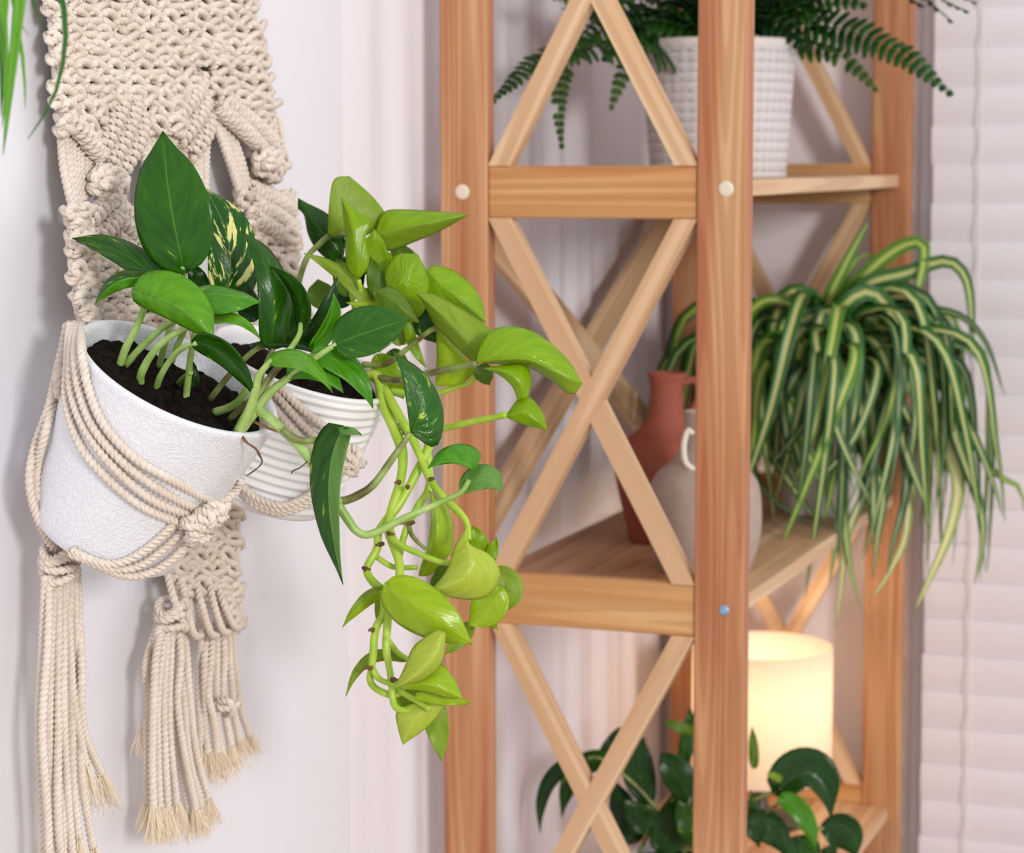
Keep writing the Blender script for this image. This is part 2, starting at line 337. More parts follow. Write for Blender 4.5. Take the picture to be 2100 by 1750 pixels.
GL, gnt, gp = mat('window_glass'); gp.inputs['Base Color'].default_value = (1, 1, 1, 1); gp.inputs['Roughness'].default_value = .02; gp.inputs['Transmission Weight'].default_value = 1
V, Fc = boxVF(X0W+.05, X1W-.05, YW+.065, YW+.07, Z0W+.05, Z1W-.05); obj('pane', V, Fc, GL, win, smooth=False)
# narrow white casing beside the window opening
V, Fc = boxVF(.353, .383, YW-.012, YW, Z0W-.06, Z1W+.06); tag(obj('trim_1', V, Fc, WF, smooth=False), 'white casing strip at the left edge of the window', kind='structure')

# ------------------------------------------------------------------ venetian blind
bl = thing('venetian_blind', 'closed white venetian blind hanging in front of the window', 'blind', (X0W, YW-.03, Z1W))
XB0, XB1 = .372, 1.50; YB = YW-.035
pitchb = .0468
prof = []
for k in range(15):
    t = k/14-.5; prof.append((t*.054, -.0035*(1-(2*t)**2)))        # (along slat width, crown)
slmesh = None
nsl = int((Z1W-.02-Z0W)/pitchb)
for i in range(nsl):
    zc = Z1W-.055-i*pitchb
    if slmesh is None:
        tilt = math.radians(84); V = []
        for dx in (0, XB1-XB0):
            for th in (0, .0022):
                for (w, c) in prof:
                    V.append((dx, (c-th)*math.sin(tilt)+-w*math.cos(tilt), w*math.sin(tilt)-(c-th)*math.cos(tilt)*0))
        n = 15; Fq = []
        for k in range(n-1):
            a = k; Fq.append([a, a+1, 2*n+a+1, 2*n+a]); Fq.append([n+a, 3*n+a, 3*n+a+1, n+a+1])
        Fq += [[0, 2*n, 3*n, n], [n-1, 2*n-1, 4*n-1, 3*n-1]]
        for k in range(n-1): Fq += [[k, n+k, n+k+1, k+1], [2*n+k, 2*n+k+1, 3*n+k+1, 3*n+k]]
        slmesh = make_mesh('slat', V, np.array(Fq), smooth=False); slmesh.materials.append(BLIND)
    o = bpy.data.objects.new('slat', slmesh); col.objects.link(o); o.parent = bl
    o.location = np.array((XB0+random.uniform(-.0015, .0015), YB, zc))-LOC[bl]
V, Fc = boxVF(XB0-.004, XB1+.004, YB-.03, YB+.025, Z1W-.03, Z1W+.02); obj('headrail', V, Fc, WF, bl, smooth=False)
V, Fc = boxVF(XB0, XB1, YB-.012, YB+.012, Z1W-.06-nsl*pitchb, Z1W-.04-nsl*pitchb); obj('bottom_rail', V, Fc, WF, bl, smooth=False)
for xc in (.432, .9, 1.4):
    pts = [(xc, YB-.016+.002*math.sin(i*2.1), Z1W-.03-i*pitchb*.5) for i in range(2*nsl+2)]
    V, Fq = tube(pts, .0012, step=.012, nv=6); obj('ladder_cord', V, Fq, CORD, bl)

# ------------------------------------------------------------------ curtain
def sheer():
    m, nt, p = mat('sheer_curtain'); p.inputs['Base Color'].default_value = lin(238, 233, 239); p.inputs['Roughness'].default_value = .8
    tc = nd(nt, 'ShaderNodeTexCoord'); mp = nd(nt, 'ShaderNodeMapping'); mp.inputs['Scale'].default_value = (600, 600, 600); nt.links.new(tc.outputs['Object'], mp.inputs[0])
    w = nd(nt, 'ShaderNodeTexNoise', i_Scale=1.0); nt.links.new(mp.outputs[0], w.inputs[0]); b = nd(nt, 'ShaderNodeBump', i_Strength=.15, i_Distance=.0005); nt.links.new(w.outputs[0], b.inputs['Height']); nt.links.new(b.outputs[0], p.inputs['Normal'])
    t = nd(nt, 'ShaderNodeBsdfTranslucent'); t.inputs[0].default_value = lin(238, 232, 238); ms = nd(nt, 'ShaderNodeMixShader', i_0=.06)
    nt.links.new(p.outputs[0], ms.inputs[1]); nt.links.new(t.outputs[0], ms.inputs[2]); nt.links.new(ms.outputs[0], nt.nodes['Material Output'].inputs[0]); return m
ys = np.linspace(1.90, 2.835, 240); zs = np.linspace(.06, 2.3, 40); V = []
for z in zs:
    k = (2.3-z)/2.24
    for y in ys:
        q = y-1.90
        x = .021+.0030*math.sin(q*62+1.1*math.sin(z*2.2)+.8*k)+.0030*math.sin(q*31+1.7+1.3*math.sin(z*1.6+1))*(.5+.5*k)+.0016*math.sin(q*118+z*1.5)
        x = -.0012+(x+.0012)*min(1, q*7)
        V.append((x, y, z))
n = 240; i = np.arange(39)[:, None]*n; j = np.arange(n-1)[None]
Fq = np.stack([i+j, i+j+1, i+n+j+1, i+n+j], -1).reshape(-1, 4)
ct = thing('curtain', 'sheer white curtain hanging in folds behind the shelving unit', 'curtain', (.02, 2.37, .06))
obj('fabric', V, Fq, sheer(), ct, solid=.0006)
V, Fq = tube([(.02, 1.85, 2.31), (.02, 2.36, 2.31), (.02, 2.84, 2.31)], .006, step=.1); obj('rod', V, Fq, WF, ct)

# ------------------------------------------------------------------ shelving unit
XA, XB = .05, .35; YN, YF = 2.0139, 2.780; WP, DP = .0475, .022
SH = [1.7255, 1.3312, .9392, .5419, .15]                       # shelf tops
RT = [1.733, 1.3448, .9565, .566, .17]                         # rail tops
su = thing('shelving_unit', 'tall pine shelving unit with X braced end frames against the wall', 'shelf', ((XA+XB)/2, (YN+YF)/2, 0))
RH = .0488; AH = .0222
def arm(name, xb_, xt_, zb_, zt_, yc, th, w=None):
    w = w or AH; a = np.array([xb_+w/2, yc, zb_]); b = np.array([xt_+w/2, yc, zt_]); L = np.linalg.norm(b-a); z = (b-a)/L
    x = np.array([1., 0, 0])-z*z[0]; x /= np.linalg.norm(x); y = np.cross(z, x); c = (a+b)/2
    P = np.array([(xx, yc+sy*th/2, zz) for sy in (-1, 1) for xx, zz in ((xb_, zb_), (xb_+w, zb_), (xt_+w, zt_), (xt_, zt_))])-c
    Vl = np.stack([P@x, P@y, P@z], 1); me = make_mesh(name, Vl, [[0, 1, 2, 3], [7, 6, 5, 4], [0, 4, 5, 1], [1, 5, 6, 2], [2, 6, 7, 3], [3, 7, 4, 0]], smooth=False)
    o = bpy.data.objects.new(name, me); col.objects.link(o); me.materials.append(W_ARM); o.parent = su; m = c-LOC[su]
    o.matrix_local = Matrix(((x[0], y[0], z[0], m[0]), (x[1], y[1], z[1], m[1]), (x[2], y[2], z[2], m[2]), (0, 0, 0, 1))); return o
def yface(fr): return (YN+DP/2) if fr == 0 else (YF+DP/2)
for fr in (0, 1):
    yc = yface(fr)
    for xc in (XA+WP/2, XB-WP/2):
        board('post', (xc, yc, 0), (xc, yc, 1.80), WP, DP, W_POST, su, bev=.002)
    for zt in RT:
        board('end_rail', (XA+WP, yc+(.002 if fr == 0 else 0), zt-RH/2), (XB-WP, yc+(.002 if fr == 0 else 0), zt-RH/2), RH, .018, W_RAIL, su, side=(0, 0, 1))
    for zt, zb in zip(RT[:-1], [r for r in RT[1:]]):
        z1 = zt-RH; z0 = zb; xi0, xi1 = XA+WP, XB-WP
        for sgn in (1, -1):
            # half-lapped arms, one a hair proud of the other
            e0, e1 = ((xi0, xi1-AH) if sgn > 0 else (xi1-AH, xi0))
            arm('brace_arm', e0, e1, z0, z1, yc, .016 if sgn > 0 else .0152)
for z in SH:
    x0, x1 = XA+.012, .337; npl = 3; wpl = (x1-x0)/npl
    for k in range(npl):
        xc = x0+wpl*(k+.5)
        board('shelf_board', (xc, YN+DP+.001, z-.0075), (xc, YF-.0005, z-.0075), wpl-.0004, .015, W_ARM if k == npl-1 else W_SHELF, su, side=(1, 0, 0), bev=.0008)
# cross brace on the wall side, middle bay only
for (ya, za, yb, zb) in ((YN+DP, .955, YF, 1.30), (YN+DP, 1.30, YF, .955)):
    xx = XA+.008 if za < zb else XA+.020
    board('back_brace', (xx, ya+.002, za), (xx, yb-.002, zb), .036, .011, W_ARM, su, side=(0, 0, 1), bev=.001)
PLUG = plain('plug_plastic', lin(222, 208, 186), .5, (200, .05, .001)); ZINC, znt, zp = mat('zinc_bolt'); zp.inputs['Base Color'].default_value = lin(140, 176, 205); zp.inputs['Metallic'].default_value = .5; zp.inputs['Roughness'].default_value = .35
def disc(name, P, r, m, h=.0012, label=None):
    M = np.eye(4); M[:3, 0] = (1, 0, 0); M[:3, 1] = (0, 0, 1); M[:3, 2] = (0, -1, 0); M[:3, 3] = P
    V, Fq = lathe([(0.0001, h*1.2), (r*.6, h*1.15), (r*.9, h*.9), (r, 0), (r, -.003)], 24, M); o = obj(name, V, Fq, m, su)
    if label: o['label'] = label
for (px, py) in ((948, 394), (1489, 388)): disc('plug', onY(px, py, YN), .0073, PLUG, label='round off-white screw cap')
disc('bolt', onY(1485, 1252, YN), .0050, ZINC, label='small blue zinc bolt head')

# ------------------------------------------------------------------ leaf and strap generators
def leaf(parent, base, tip, ctrl, wl, wr, m, dep, dz=(0, 0, 0), el=0.0, er=0.0, lobe=.10, peak=.62, wave=.0015, name='leaf', n=19, h=6, label=None):
    """blade built round a curved midrib; wl/wr half widths left/right of base>tip; dz, el, er lift towards the viewer's side of the plant (m)"""
    b, t = np.array(base, float), np.array(tip, float)
    c = np.array(ctrl, float) if ctrl is not None else (b+t)/2
    c2 = 2*c-(b+t)/2 if ctrl is not None else c
    s = np.linspace(0, 1, n)**1.15; L = np.linalg.norm(t-b)
    mid = ((1-s)**2)[:, None]*b+(2*s*(1-s))[:, None]*c2+(s**2)[:, None]*t
    T = np.gradient(mid, axis=0); T /= np.linalg.norm(T, axis=1, keepdims=True)+1e-9
    N = np.stack([T[:, 1], -T[:, 0]], 1)
    sp = .5**(1/peak); b_ = .80; a_ = b_*sp/(1-sp); pw = s**a_*(1-s)**b_/(sp**a_*(1-sp)**b_)
    e_ = np.clip((s-.74)/.26, 0, 1); pw = pw*(1-.42*e_*e_*(3-2*e_)); pw[0] = .02; pw[-1] = .004
    d0, d1, d2 = dz; ph = random.random()*6
    dm = (1-s)**2*d0+2*s*(1-s)*d1+s**2*d2
    vv = np.linspace(-1, 1, 2*h+1); V = []; UV = []
    for i in range(n):
        for v in vv:
            a = abs(v); w = wl if v < 0 else wr; e = el if v < 0 else er
            q = mid[i]+N[i]*(-v if v < 0 else -v)*w*pw[i]
            q = q-T[i]*L*lobe*(a**1.5)*(1-s[i])**2.5
            dd = dm[i]+e*(a**1.25)*pw[i]+wave*math.sin(9*s[i]+ph+(1.5 if v < 0 else 0))*a*a
            V.append(at(q[0], q[1], dep-dd)); UV.append((v, s[i]))
    k = 2*h+1; i = np.arange(n-1)[:, None]*k; j = np.arange(k-1)[None]
    Fq = np.stack([i+j, i+j+1, i+k+j+1, i+k+j], -1).reshape(-1, 4)
    mm = [LM[q] for q in m.split('/')]
    o = obj(name, V, Fq, mm[0], parent, uv=UV, solid=.0005)
    if len(mm) > 1:
        o.data.materials.append(mm[1]); mi = np.tile((np.arange(k-1) >= h).astype(np.int32), n-1); o.data.polygons.foreach_set('material_index', mi)
    if label: o['label'] = label
    return o
def leaf3(parent, Lp, Mp, Rp, m, dep, zl=0.0, zm=.008, zr=0.0, n=20, h=6, wave=.001, name='leaf'):
    """blade lofted between its left edge, midrib and right edge (base > tip); zl/zm/zr bow each rail towards the viewer's side (m)"""
    def rail(P): return spline([(x, y, 0) for x, y in P], n=n)[0][:, :2]
    A, M_, B = rail(Lp), rail(Mp), rail(Rp); vv = np.linspace(-1, 1, 2*h+1); V = []; UV = []; ph = random.random()*6
    for i in range(n):
        t = i/(n-1); bow = math.sin(math.pi*min(1, t*1.02))**.7 if 0 < t < .98 else 0
        for v in vv:
            a = abs(v); E_ = A[i] if v < 0 else B[i]; ze = zl if v < 0 else zr
            q = M_[i]+(E_-M_[i])*a; z = (zm+(ze-zm)*a**1.3)*bow+wave*math.sin(8*t+ph+v)*a*a*bow
            V.append(at(q[0], q[1], dep-.6*z)); UV.append((v, t))
    k = 2*h+1; i = np.arange(n-1)[:, None]*k; j = np.arange(k-1)[None]
    mm = [LM[q] for q in m.split('/')]
    o = obj(name, V, np.stack([i+j, i+j+1, i+k+j+1, i+k+j], -1).reshape(-1, 4), mm[0], parent, uv=UV, solid=.0005)
    if len(mm) > 1:
        o.data.materials.append(mm[1]); o.data.polygons.foreach_set('material_index', np.tile((np.arange(k-1) >= h).astype(np.int32), n-1))
    return o
def strap(parent, pts3, w, m, cup=.25, name='leaf', n=26, face=None, taper=1.6):
    """long narrow arching leaf along 3-D points, V-shaped in section"""
    C, s = spline(pts3, n=n); T = np.gradient(C, axis=0); T /= np.linalg.norm(T, axis=1, keepdims=True)+1e-9
    f = np.array(face if face is not None else -fw, float)
    t = s/s[-1]; wd_ = w*np.minimum(1, (.55+t*3))*np.clip(1-t**taper, 0, 1)**.75+.0002
    vv = np.array([-1, -.5, 0, .5, 1]); V = []; UV = []
    for i in range(n):
        S = np.cross(f, T[i]); nn = np.linalg.norm(S); S = S/nn if nn > 1e-3 else np.array([1, 0, 0]); Nn = np.cross(T[i], S)
        for v in vv:
            V.append(C[i]+S*v*wd_[i]/2+Nn*abs(v)*wd_[i]*cup); UV.append((v, t[i]))
    k = 5; i = np.arange(n-1)[:, None]*k; j = np.arange(k-1)[None]
    return obj(name, V, np.stack([i+j, i+j+1, i+k+j+1, i+k+j], -1).reshape(-1, 4), m, parent, uv=UV, solid=.0006)
def pxs(lst, dep):
    """(x, y[, towards]) picture points -> 3-D points round depth dep"""
    return [at(q[0], q[1], dep-(q[2] if len(q) > 2 else 0)) for q in lst]
def stem(parent, lst, dep, r0, r1, m, name='stem', bump=0):
    V, Fq = tube(pxs(lst, dep), r0, r1, bump=bump); return obj(name, V, Fq, m, parent)

# ------------------------------------------------------------------ pots in the macrame
class Pot:
    def __init__(s, centre, n, h, rtop, rbot, dep=None):
        n = np.asarray(n, float); s.n = n/np.linalg.norm(n); s.h = h; s.rt = rtop; s.rb = rbot
        s.B = np.asarray(centre)-s.n*h; s.M = frame_from(s.n, s.B)
    def hit(s, x, y, off=0):
        d = ray(x, y); rt_, rb_ = s.rt+off, s.rb+off; w = O-s.B
        a1, a0 = d@s.n, w@s.n; k = (rt_-rb_)/s.h
        dp, wp = d-s.n*a1, w-s.n*a0
        A = dp@dp-(k*a1)**2; Bq = 2*(dp@wp-k*a1*(rb_+k*a0)); Cq = wp@wp-(rb_+k*a0)**2
        D = Bq*Bq-4*A*Cq
        if D < 0: return None
        t = (-Bq-math.sqrt(D))/(2*A); P = O+d*t
        al = (P-s.B)@s.n
        return P if -.012 < al < s.h+.01 else None
    def surf(s, lst, off, fall=None):
        out = []
        for q in lst:
            P = s.hit(q[0], q[1], off)
            if P is None: P = at(q[0], q[1], (fall if fall else depth(s.B+s.n*s.h/2))-(q[2] if len(q) > 2 else 0))
            out.append(P)
        return out
def cam_vec(a, b, c): return rt*a+up*b-fw*c
n1 = cam_vec(.447, .836, .31)
c1 = onX(368, 772, .128)
P1 = Pot(c1, n1, .132, .0735, .054); D1 = depth(c1)
n2 = cam_vec(.33, .90, .27)
c2 = onX(624, 742, .125)
P2 = Pot(c2, n2, .110, .0715, .056); D2 = depth(c2)

gp1 = thing('potted_pothos', 'golden pothos with dark variegated leaves in a crackled white pot, nearest the camera', 'plant', tuple(P1.B), 'pothos plants in the macrame hanging')
pr = [(.0005, 0), (.03, 0), (.050, .0005), (.0535, .003), (.0545, .008)]
pr += [(P1.rb+(P1.rt-P1.rb)*t+.0012*math.sin(t*3.1), P1.h*t) for t in np.linspace(.1, .965, 16)]
pr += [(.0737, .1305), (.0725, .1325), (.0700, .1325), (.0682, .131), (.0668, .127), (.064, .108), (.06, .08)]
V, Fq = lathe(pr, 96, P1.M); obj('pot', V, Fq, CRACK, gp1)
def soil(P, r, z, parent):
    V, UVi = [], []; nr, na = 16, 64; rnd = random.Random(5)
    V.append((0, 0, z+.003))
    for i in range(1, nr+1):
        for k in range(na):
            a = 2*math.pi*k/na; q = r*i/nr; V.append((q*math.cos(a), q*math.sin(a), z+(rnd.uniform(-.0028, .0034) if i < nr else -.004)+.003*math.sin(a*3+q*80)))
    Fc = [[0, 1+k, 1+(k+1) % na] for k in range(na)]
    for i in range(nr-1):
        for k in range(na): Fc.append([1+i*na+k, 1+(i+1)*na+k, 1+(i+1)*na+(k+1) % na, 1+i*na+(k+1) % na])
    V = np.array(V)@P.M[:3, :3].T+P.M[:3, 3]; return obj('soil', V, Fc, SOIL, parent)
soil(P1, .0672, .1185, gp1)

gp2 = thing('potted_pothos', 'neon pothos with trailing lime green vines in a ribbed white pot, behind the crackled pot', 'plant', tuple(P2.B), 'pothos plants in the macrame hanging')
pr = [(.0005, 0), (.03, 0), (.052, .0005), (.0555, .004)]
for t in np.linspace(.05, .96, 140):
    pr.append((P2.rb+(P2.rt-P2.rb)*t+(.0012*math.sin(t*P2.h/.0072*2*math.pi)), P2.h*t))
pr += [(.0718, .108), (.0705, .110), (.068, .110), (.066, .1085), (.0645, .104), (.061, .08)]
V, Fq = lathe(pr, 96, P2.M); obj('pot', V, Fq, WHITE, gp2)
soil(P2, .0648, .095, gp2)
# ------------------------------------------------------------------ golden pothos (front pot)
def blades(parent, dep, rows):
    for q in rows:
        base, tip, ctrl, wl, wr, m, z = q[:7]; kw = q[7] if len(q) > 7 else {}
        leaf(parent, base, tip, ctrl, wl, wr, m, dep-z, **kw)
def on_soil(P, zz, x, y):
    d = ray(x, y); c = P.B+P.n*zz; t = ((c-O)@P.n)/(d@P.n); return t
def stem2(parent, lst, d0, d1, r0, r1, m, name='stem', bump=.05, nv=8):
    k = len(lst)-1; pts = [at(x, y, d0+(d1-d0)*i/k) for i, (x, y) in enumerate(lst)]
    V, Fq = tube(pts, r0, r1, bump=bump, nv=nv); return obj(name, V, Fq, m, parent)
random.seed(11)
blades(gp1, D1, [
 ((377,548),(334,269),(349,412),78,82,'B',.010,dict(dz=(0,.014,-.012),el=-.010,er=.006,lobe=.05,peak=.72)),
 ((452,632),(414,384),(470,505),46,60,'V',-.030,dict(dz=(0,.010,-.010),el=.006,er=-.012,lobe=.04,peak=.74)),
 ((340,590),(148,489),(250,520),26,30,'D',-.004,dict(dz=(0,.012,0),el=.010,er=-.010,peak=.66)),
 ((298,572),(195,625),(240,578),20,17,'G/D',.020,dict(dz=(0,.012,.004),el=-.004,er=-.010)),
 ((324,612),(438,699),(384,642),60,34,'M',.045,dict(dz=(0,.014,.004),el=-.010,er=-.012,lobe=.40)),
 ((413,602),(537,620),(470,606),17,42,'G',.018,dict(dz=(0,.008,0),el=-.012,er=.012,peak=.55)),
 ((438,655),(535,697),(490,655),9,13,'M',.026,dict(dz=(0,.008,0),el=-.004,er=.008)),
 ((402,702),(524,817),(470,738),26,22,'D',.046,dict(dz=(0,.010,0),el=.008,er=-.006,lobe=.06)),
 ((556,708),(496,476),(553,572),31,38,'D',.006,dict(dz=(0,.014,0),el=.004,er=-.014,peak=.52,lobe=.05)),
 ((617,666),(555,547),(606,598),14,21,'D',.010,dict(dz=(0,.008,0),el=-.010,er=.006)),
 ((622,702),(692,567),(662,632),8,27,'P',-.006,dict(dz=(0,.006,0),er=-.008)),
 ((642,706),(684,601),(676,656),10,24,'G',.018,dict(dz=(0,.006,0),el=.004,er=.008)),
 ((688,707),(841,655),(765,678),55,46,'B',.036,dict(dz=(0,.012,-.004),el=-.010,er=.008,peak=.74,lobe=.04)),
 ((664,723),(505,708),(590,707),7,14,'P',.006,dict(dz=(0,.004,0),er=-.02)),
 ((556,740),(682,806),(626,742),17,21,'M',.056,dict(dz=(0,.010,.004),el=-.010,er=.010,lobe=.05)),
 ((598,774),(704,806),(652,776),42,6,'G',.036,dict(dz=(0,.006,0),el=-.010)),
 ((652,728),(765,838),(722,762),26,26,'G',.030,dict(dz=(0,.008,0),el=-.006,er=.006)),
 
 ((702,882),(704,1200),(674,1010),26,42,'U/D',.062,dict(dz=(0,.010,0),el=.010,er=-.012,peak=.50,lobe=.03)),  # paler half of this blade: reflected light put into its colour
 ((698,880),(742,893),(722,880),3,14,'U',.068,dict(er=.010)),
 ((968,958),(877,961),(926,946),6,38,'G',.058,dict(dz=(0,.006,0),er=-.012,peak=.5)),
 ((950,1004),(1028,1010),(996,984),32,20,'U',.052,dict(dz=(0,.004,0),el=-.006,er=.004,peak=.8)),
 ((520,650),(478,556),None,26,24,'P',-.034), ((604,706),(590,600),None,24,26,'P',-.022),
 ((410,592),(392,540),None,18,22,'P',-.026), ((566,700),(640,655),None,16,14,'D',-.018),
 ((640,700),(620,655),None,14,16,'U',-.010), ((400,790),(395,740),None,10,10,'P',-.02),
 ((735,715),(700,690),None,20,20,'P',.0),
])
sd = lambda x, y: on_soil(P1, .119, x, y)
for lst, z, r0, r1, mm in (
 ([(244,754),(258,714),(276,680),(294,636),(299,606),(294,572)], .020, .0030, .0020, ST_G),
 ([(254,752),(290,712),(330,676),(368,652)], .020, .0028, .0021, ST_G),
 ([(288,788),(290,766),(312,726),(346,692),(402,664)], .030, .0030, .0020, ST_G),
 ([(319,800),(330,770),(354,732),(378,712),(404,703)], .046, .0024, .0018, ST_G),
 ([(381,820),(386,776),(390,738),(402,672)], .020, .0026, .0022, ST_G),
 ([(326,752),(340,700),(362,620),(376,566),(377,546)], .010, .0024, .0022, ST_G),
 ([(352,742),(372,690),(400,640),(444,628)], -.028, .0024, .0020, ST_G),
 ([(364,790),(376,776),(392,764)], .01, .0022, .0018, ST_G),
 ([(430,820),(470,770),(520,720),(554,706)], .004, .0024, .0018, ST_D),
 ([(440,846),(470,836),(492,820),(512,790)], .02, .0030, .0026, ST_G),
 ([(470,860),(520,812),(540,760),(560,715)], .004, .0022, .0018, ST_D)):
    stem2(gp1, lst, sd(*lst[0]), D1-z, r0, r1, mm)
e0 = on_soil(P1, .131, 492, 880)
for lst, z, r0, r1, mm in (
 ([(490,886),(502,862),(514,836),(524,800),(532,768),(558,739)], .056, .0042, .0019, ST_G),
 ([(496,880),(528,838),(552,806),(598,772)], .036, .0036, .0020, ST_G),
 ([(520,850),(560,800),(610,762),(660,725),(690,706)], .036, .0030, .0018, ST_G),
 ([(510,860),(545,790),(585,730),(612,690),(617,664)], .010, .0026, .0018, ST_G),
 ([(525,820),(556,770),(590,742),(652,728)], .03, .0024, .0017, ST_D),
 ([(524,838),(552,858),(584,886),(612,912),(640,948),(668,992),(694,1034)], .058, .0036, .0034, ST_G),
 ([(578,880),(604,900),(640,904),(690,896)], .050, .0026, .0022, ST_D),
 ([(690,1030),(712,1064),(732,1090),(760,1096),(832,1062),(914,1026),(948,1008),(962,984)], .054, .0032, .0018, ST_G),
 ([(690,1030),(722,1022),(764,996),(804,942),(842,888)], .050, .0030, .0020, ST_D)):
    stem2(gp1, lst, e0-.004 if lst[0][0] < 560 else D1-z, D1-z, r0, r1, mm, name='stem' if lst[0][0] < 520 else 'vine')
for lst in ([(494,892),(506,908),(524,920),(532,934),(538,948),(526,962),(506,976)], [(522,866),(560,882),(608,902),(632,926),(634,940),(618,958),(600,966),(598,972)]):
    stem2(gp1, lst, e0-.008, D1-.06, .0011, .0004, ST_B, name='aerial_root', bump=.3, nv=6)

# ------------------------------------------------------------------ neon pothos (rear pot)
random.seed(12)
blades(gp2, D2, [
 
 
 
 
 ((765,558),(768,470),None,28,30,'K',.012), ((852,552),(800,494),None,26,22,'E',-.020),
 ((754,618),(623,520),(697,556),19,11,'O',.034,dict(er=-.008)),
 ((772,604),(760,526),None,16,24,'E',.024),
 
 
 
 
 
  
 
 
 ((985,752),(1004,790),None,20,20,'E',.060), ((836,660),(874,754),(850,710),10,13,'K',.024),
 ((662,630),(652,573),None,28,28,'E',-.020,dict(peak=.9)), ((775,735),(828,818),None,32,30,'K',.0,dict(peak=.8)), ((800,725),(838,772),None,22,22,'E',-.01),
 ((802,634),(710,621),None,9,9,'N',.036), ((840,632),(896,704),None,28,26,'D',.020), ((700,560),(770,520),None,26,24,'D',-.02),
 ((690,620),(750,560),None,24,24,'D',-.026), ((700,700),(760,650),None,28,28,'D',-.03), ((820,660),(780,600),None,26,26,'E',-.01),
 ((720,600),(690,530),None,26,26,'E',-.012), ((800,560),(752,500),None,30,26,'K',-.006), ((830,700),(800,640),None,26,30,'O',.012), ((790,640),(730,590),None,22,24,'K',.018), ((880,650),(850,590),None,24,28,'K',.004), ((930,700),(900,640),None,24,26,'E',.02), ((760,690),(720,640),None,22,24,'E',-.012),
 # lower hanging cluster
 ((868,1168),(880,1006),(896,1090),14,35,'O/N',.066,dict(dz=(0,.006,0),er=-.012,peak=.8)),
 
 ((986,1132),(970,1078),None,18,20,'K',.070), ((1004,1156),(1019,1102),None,14,11,'K',.074),
 ((1022,1170),(1030,1254),(1044,1212),30,22,'O',.072,dict(peak=.8)),
 ((1024,1212),(960,1284),(1000,1252),34,42,'N',.080,dict(peak=.8)), ((994,1260),(1022,1293),None,9,9,'K',.066),
 ((797,1205),(969,1322),(880,1258),50,54,'N',.116,dict(dz=(0,.014,0),el=-.006,er=-.014,peak=.70,lobe=.06)),
 ((962,1284),(914,1342),None,20,16,'O',.060),
 ((784,1213),(702,1287),(745,1234),16,13,'N/O',.080,dict(el=-.006)), ((786,1214),(778,1290),None,13,15,'O',.052),
 
 
 ((822,1352),(709,1429),(755,1357),10,15,'O',.062,dict(dz=(0,.004,0))),
  ((890,1438),(905,1562),(904,1500),20,34,'O',.080,dict(peak=.5)),
 ((860,1428),(967,1443),(920,1436),13,12,'N',.104), ((822,1412),(912,1456),None,26,36,'O',.070),
 ((930,1168),(880,1212),None,18,22,'E',.060), ((900,1060),(925,1140),None,14,16,'N',.05),
])
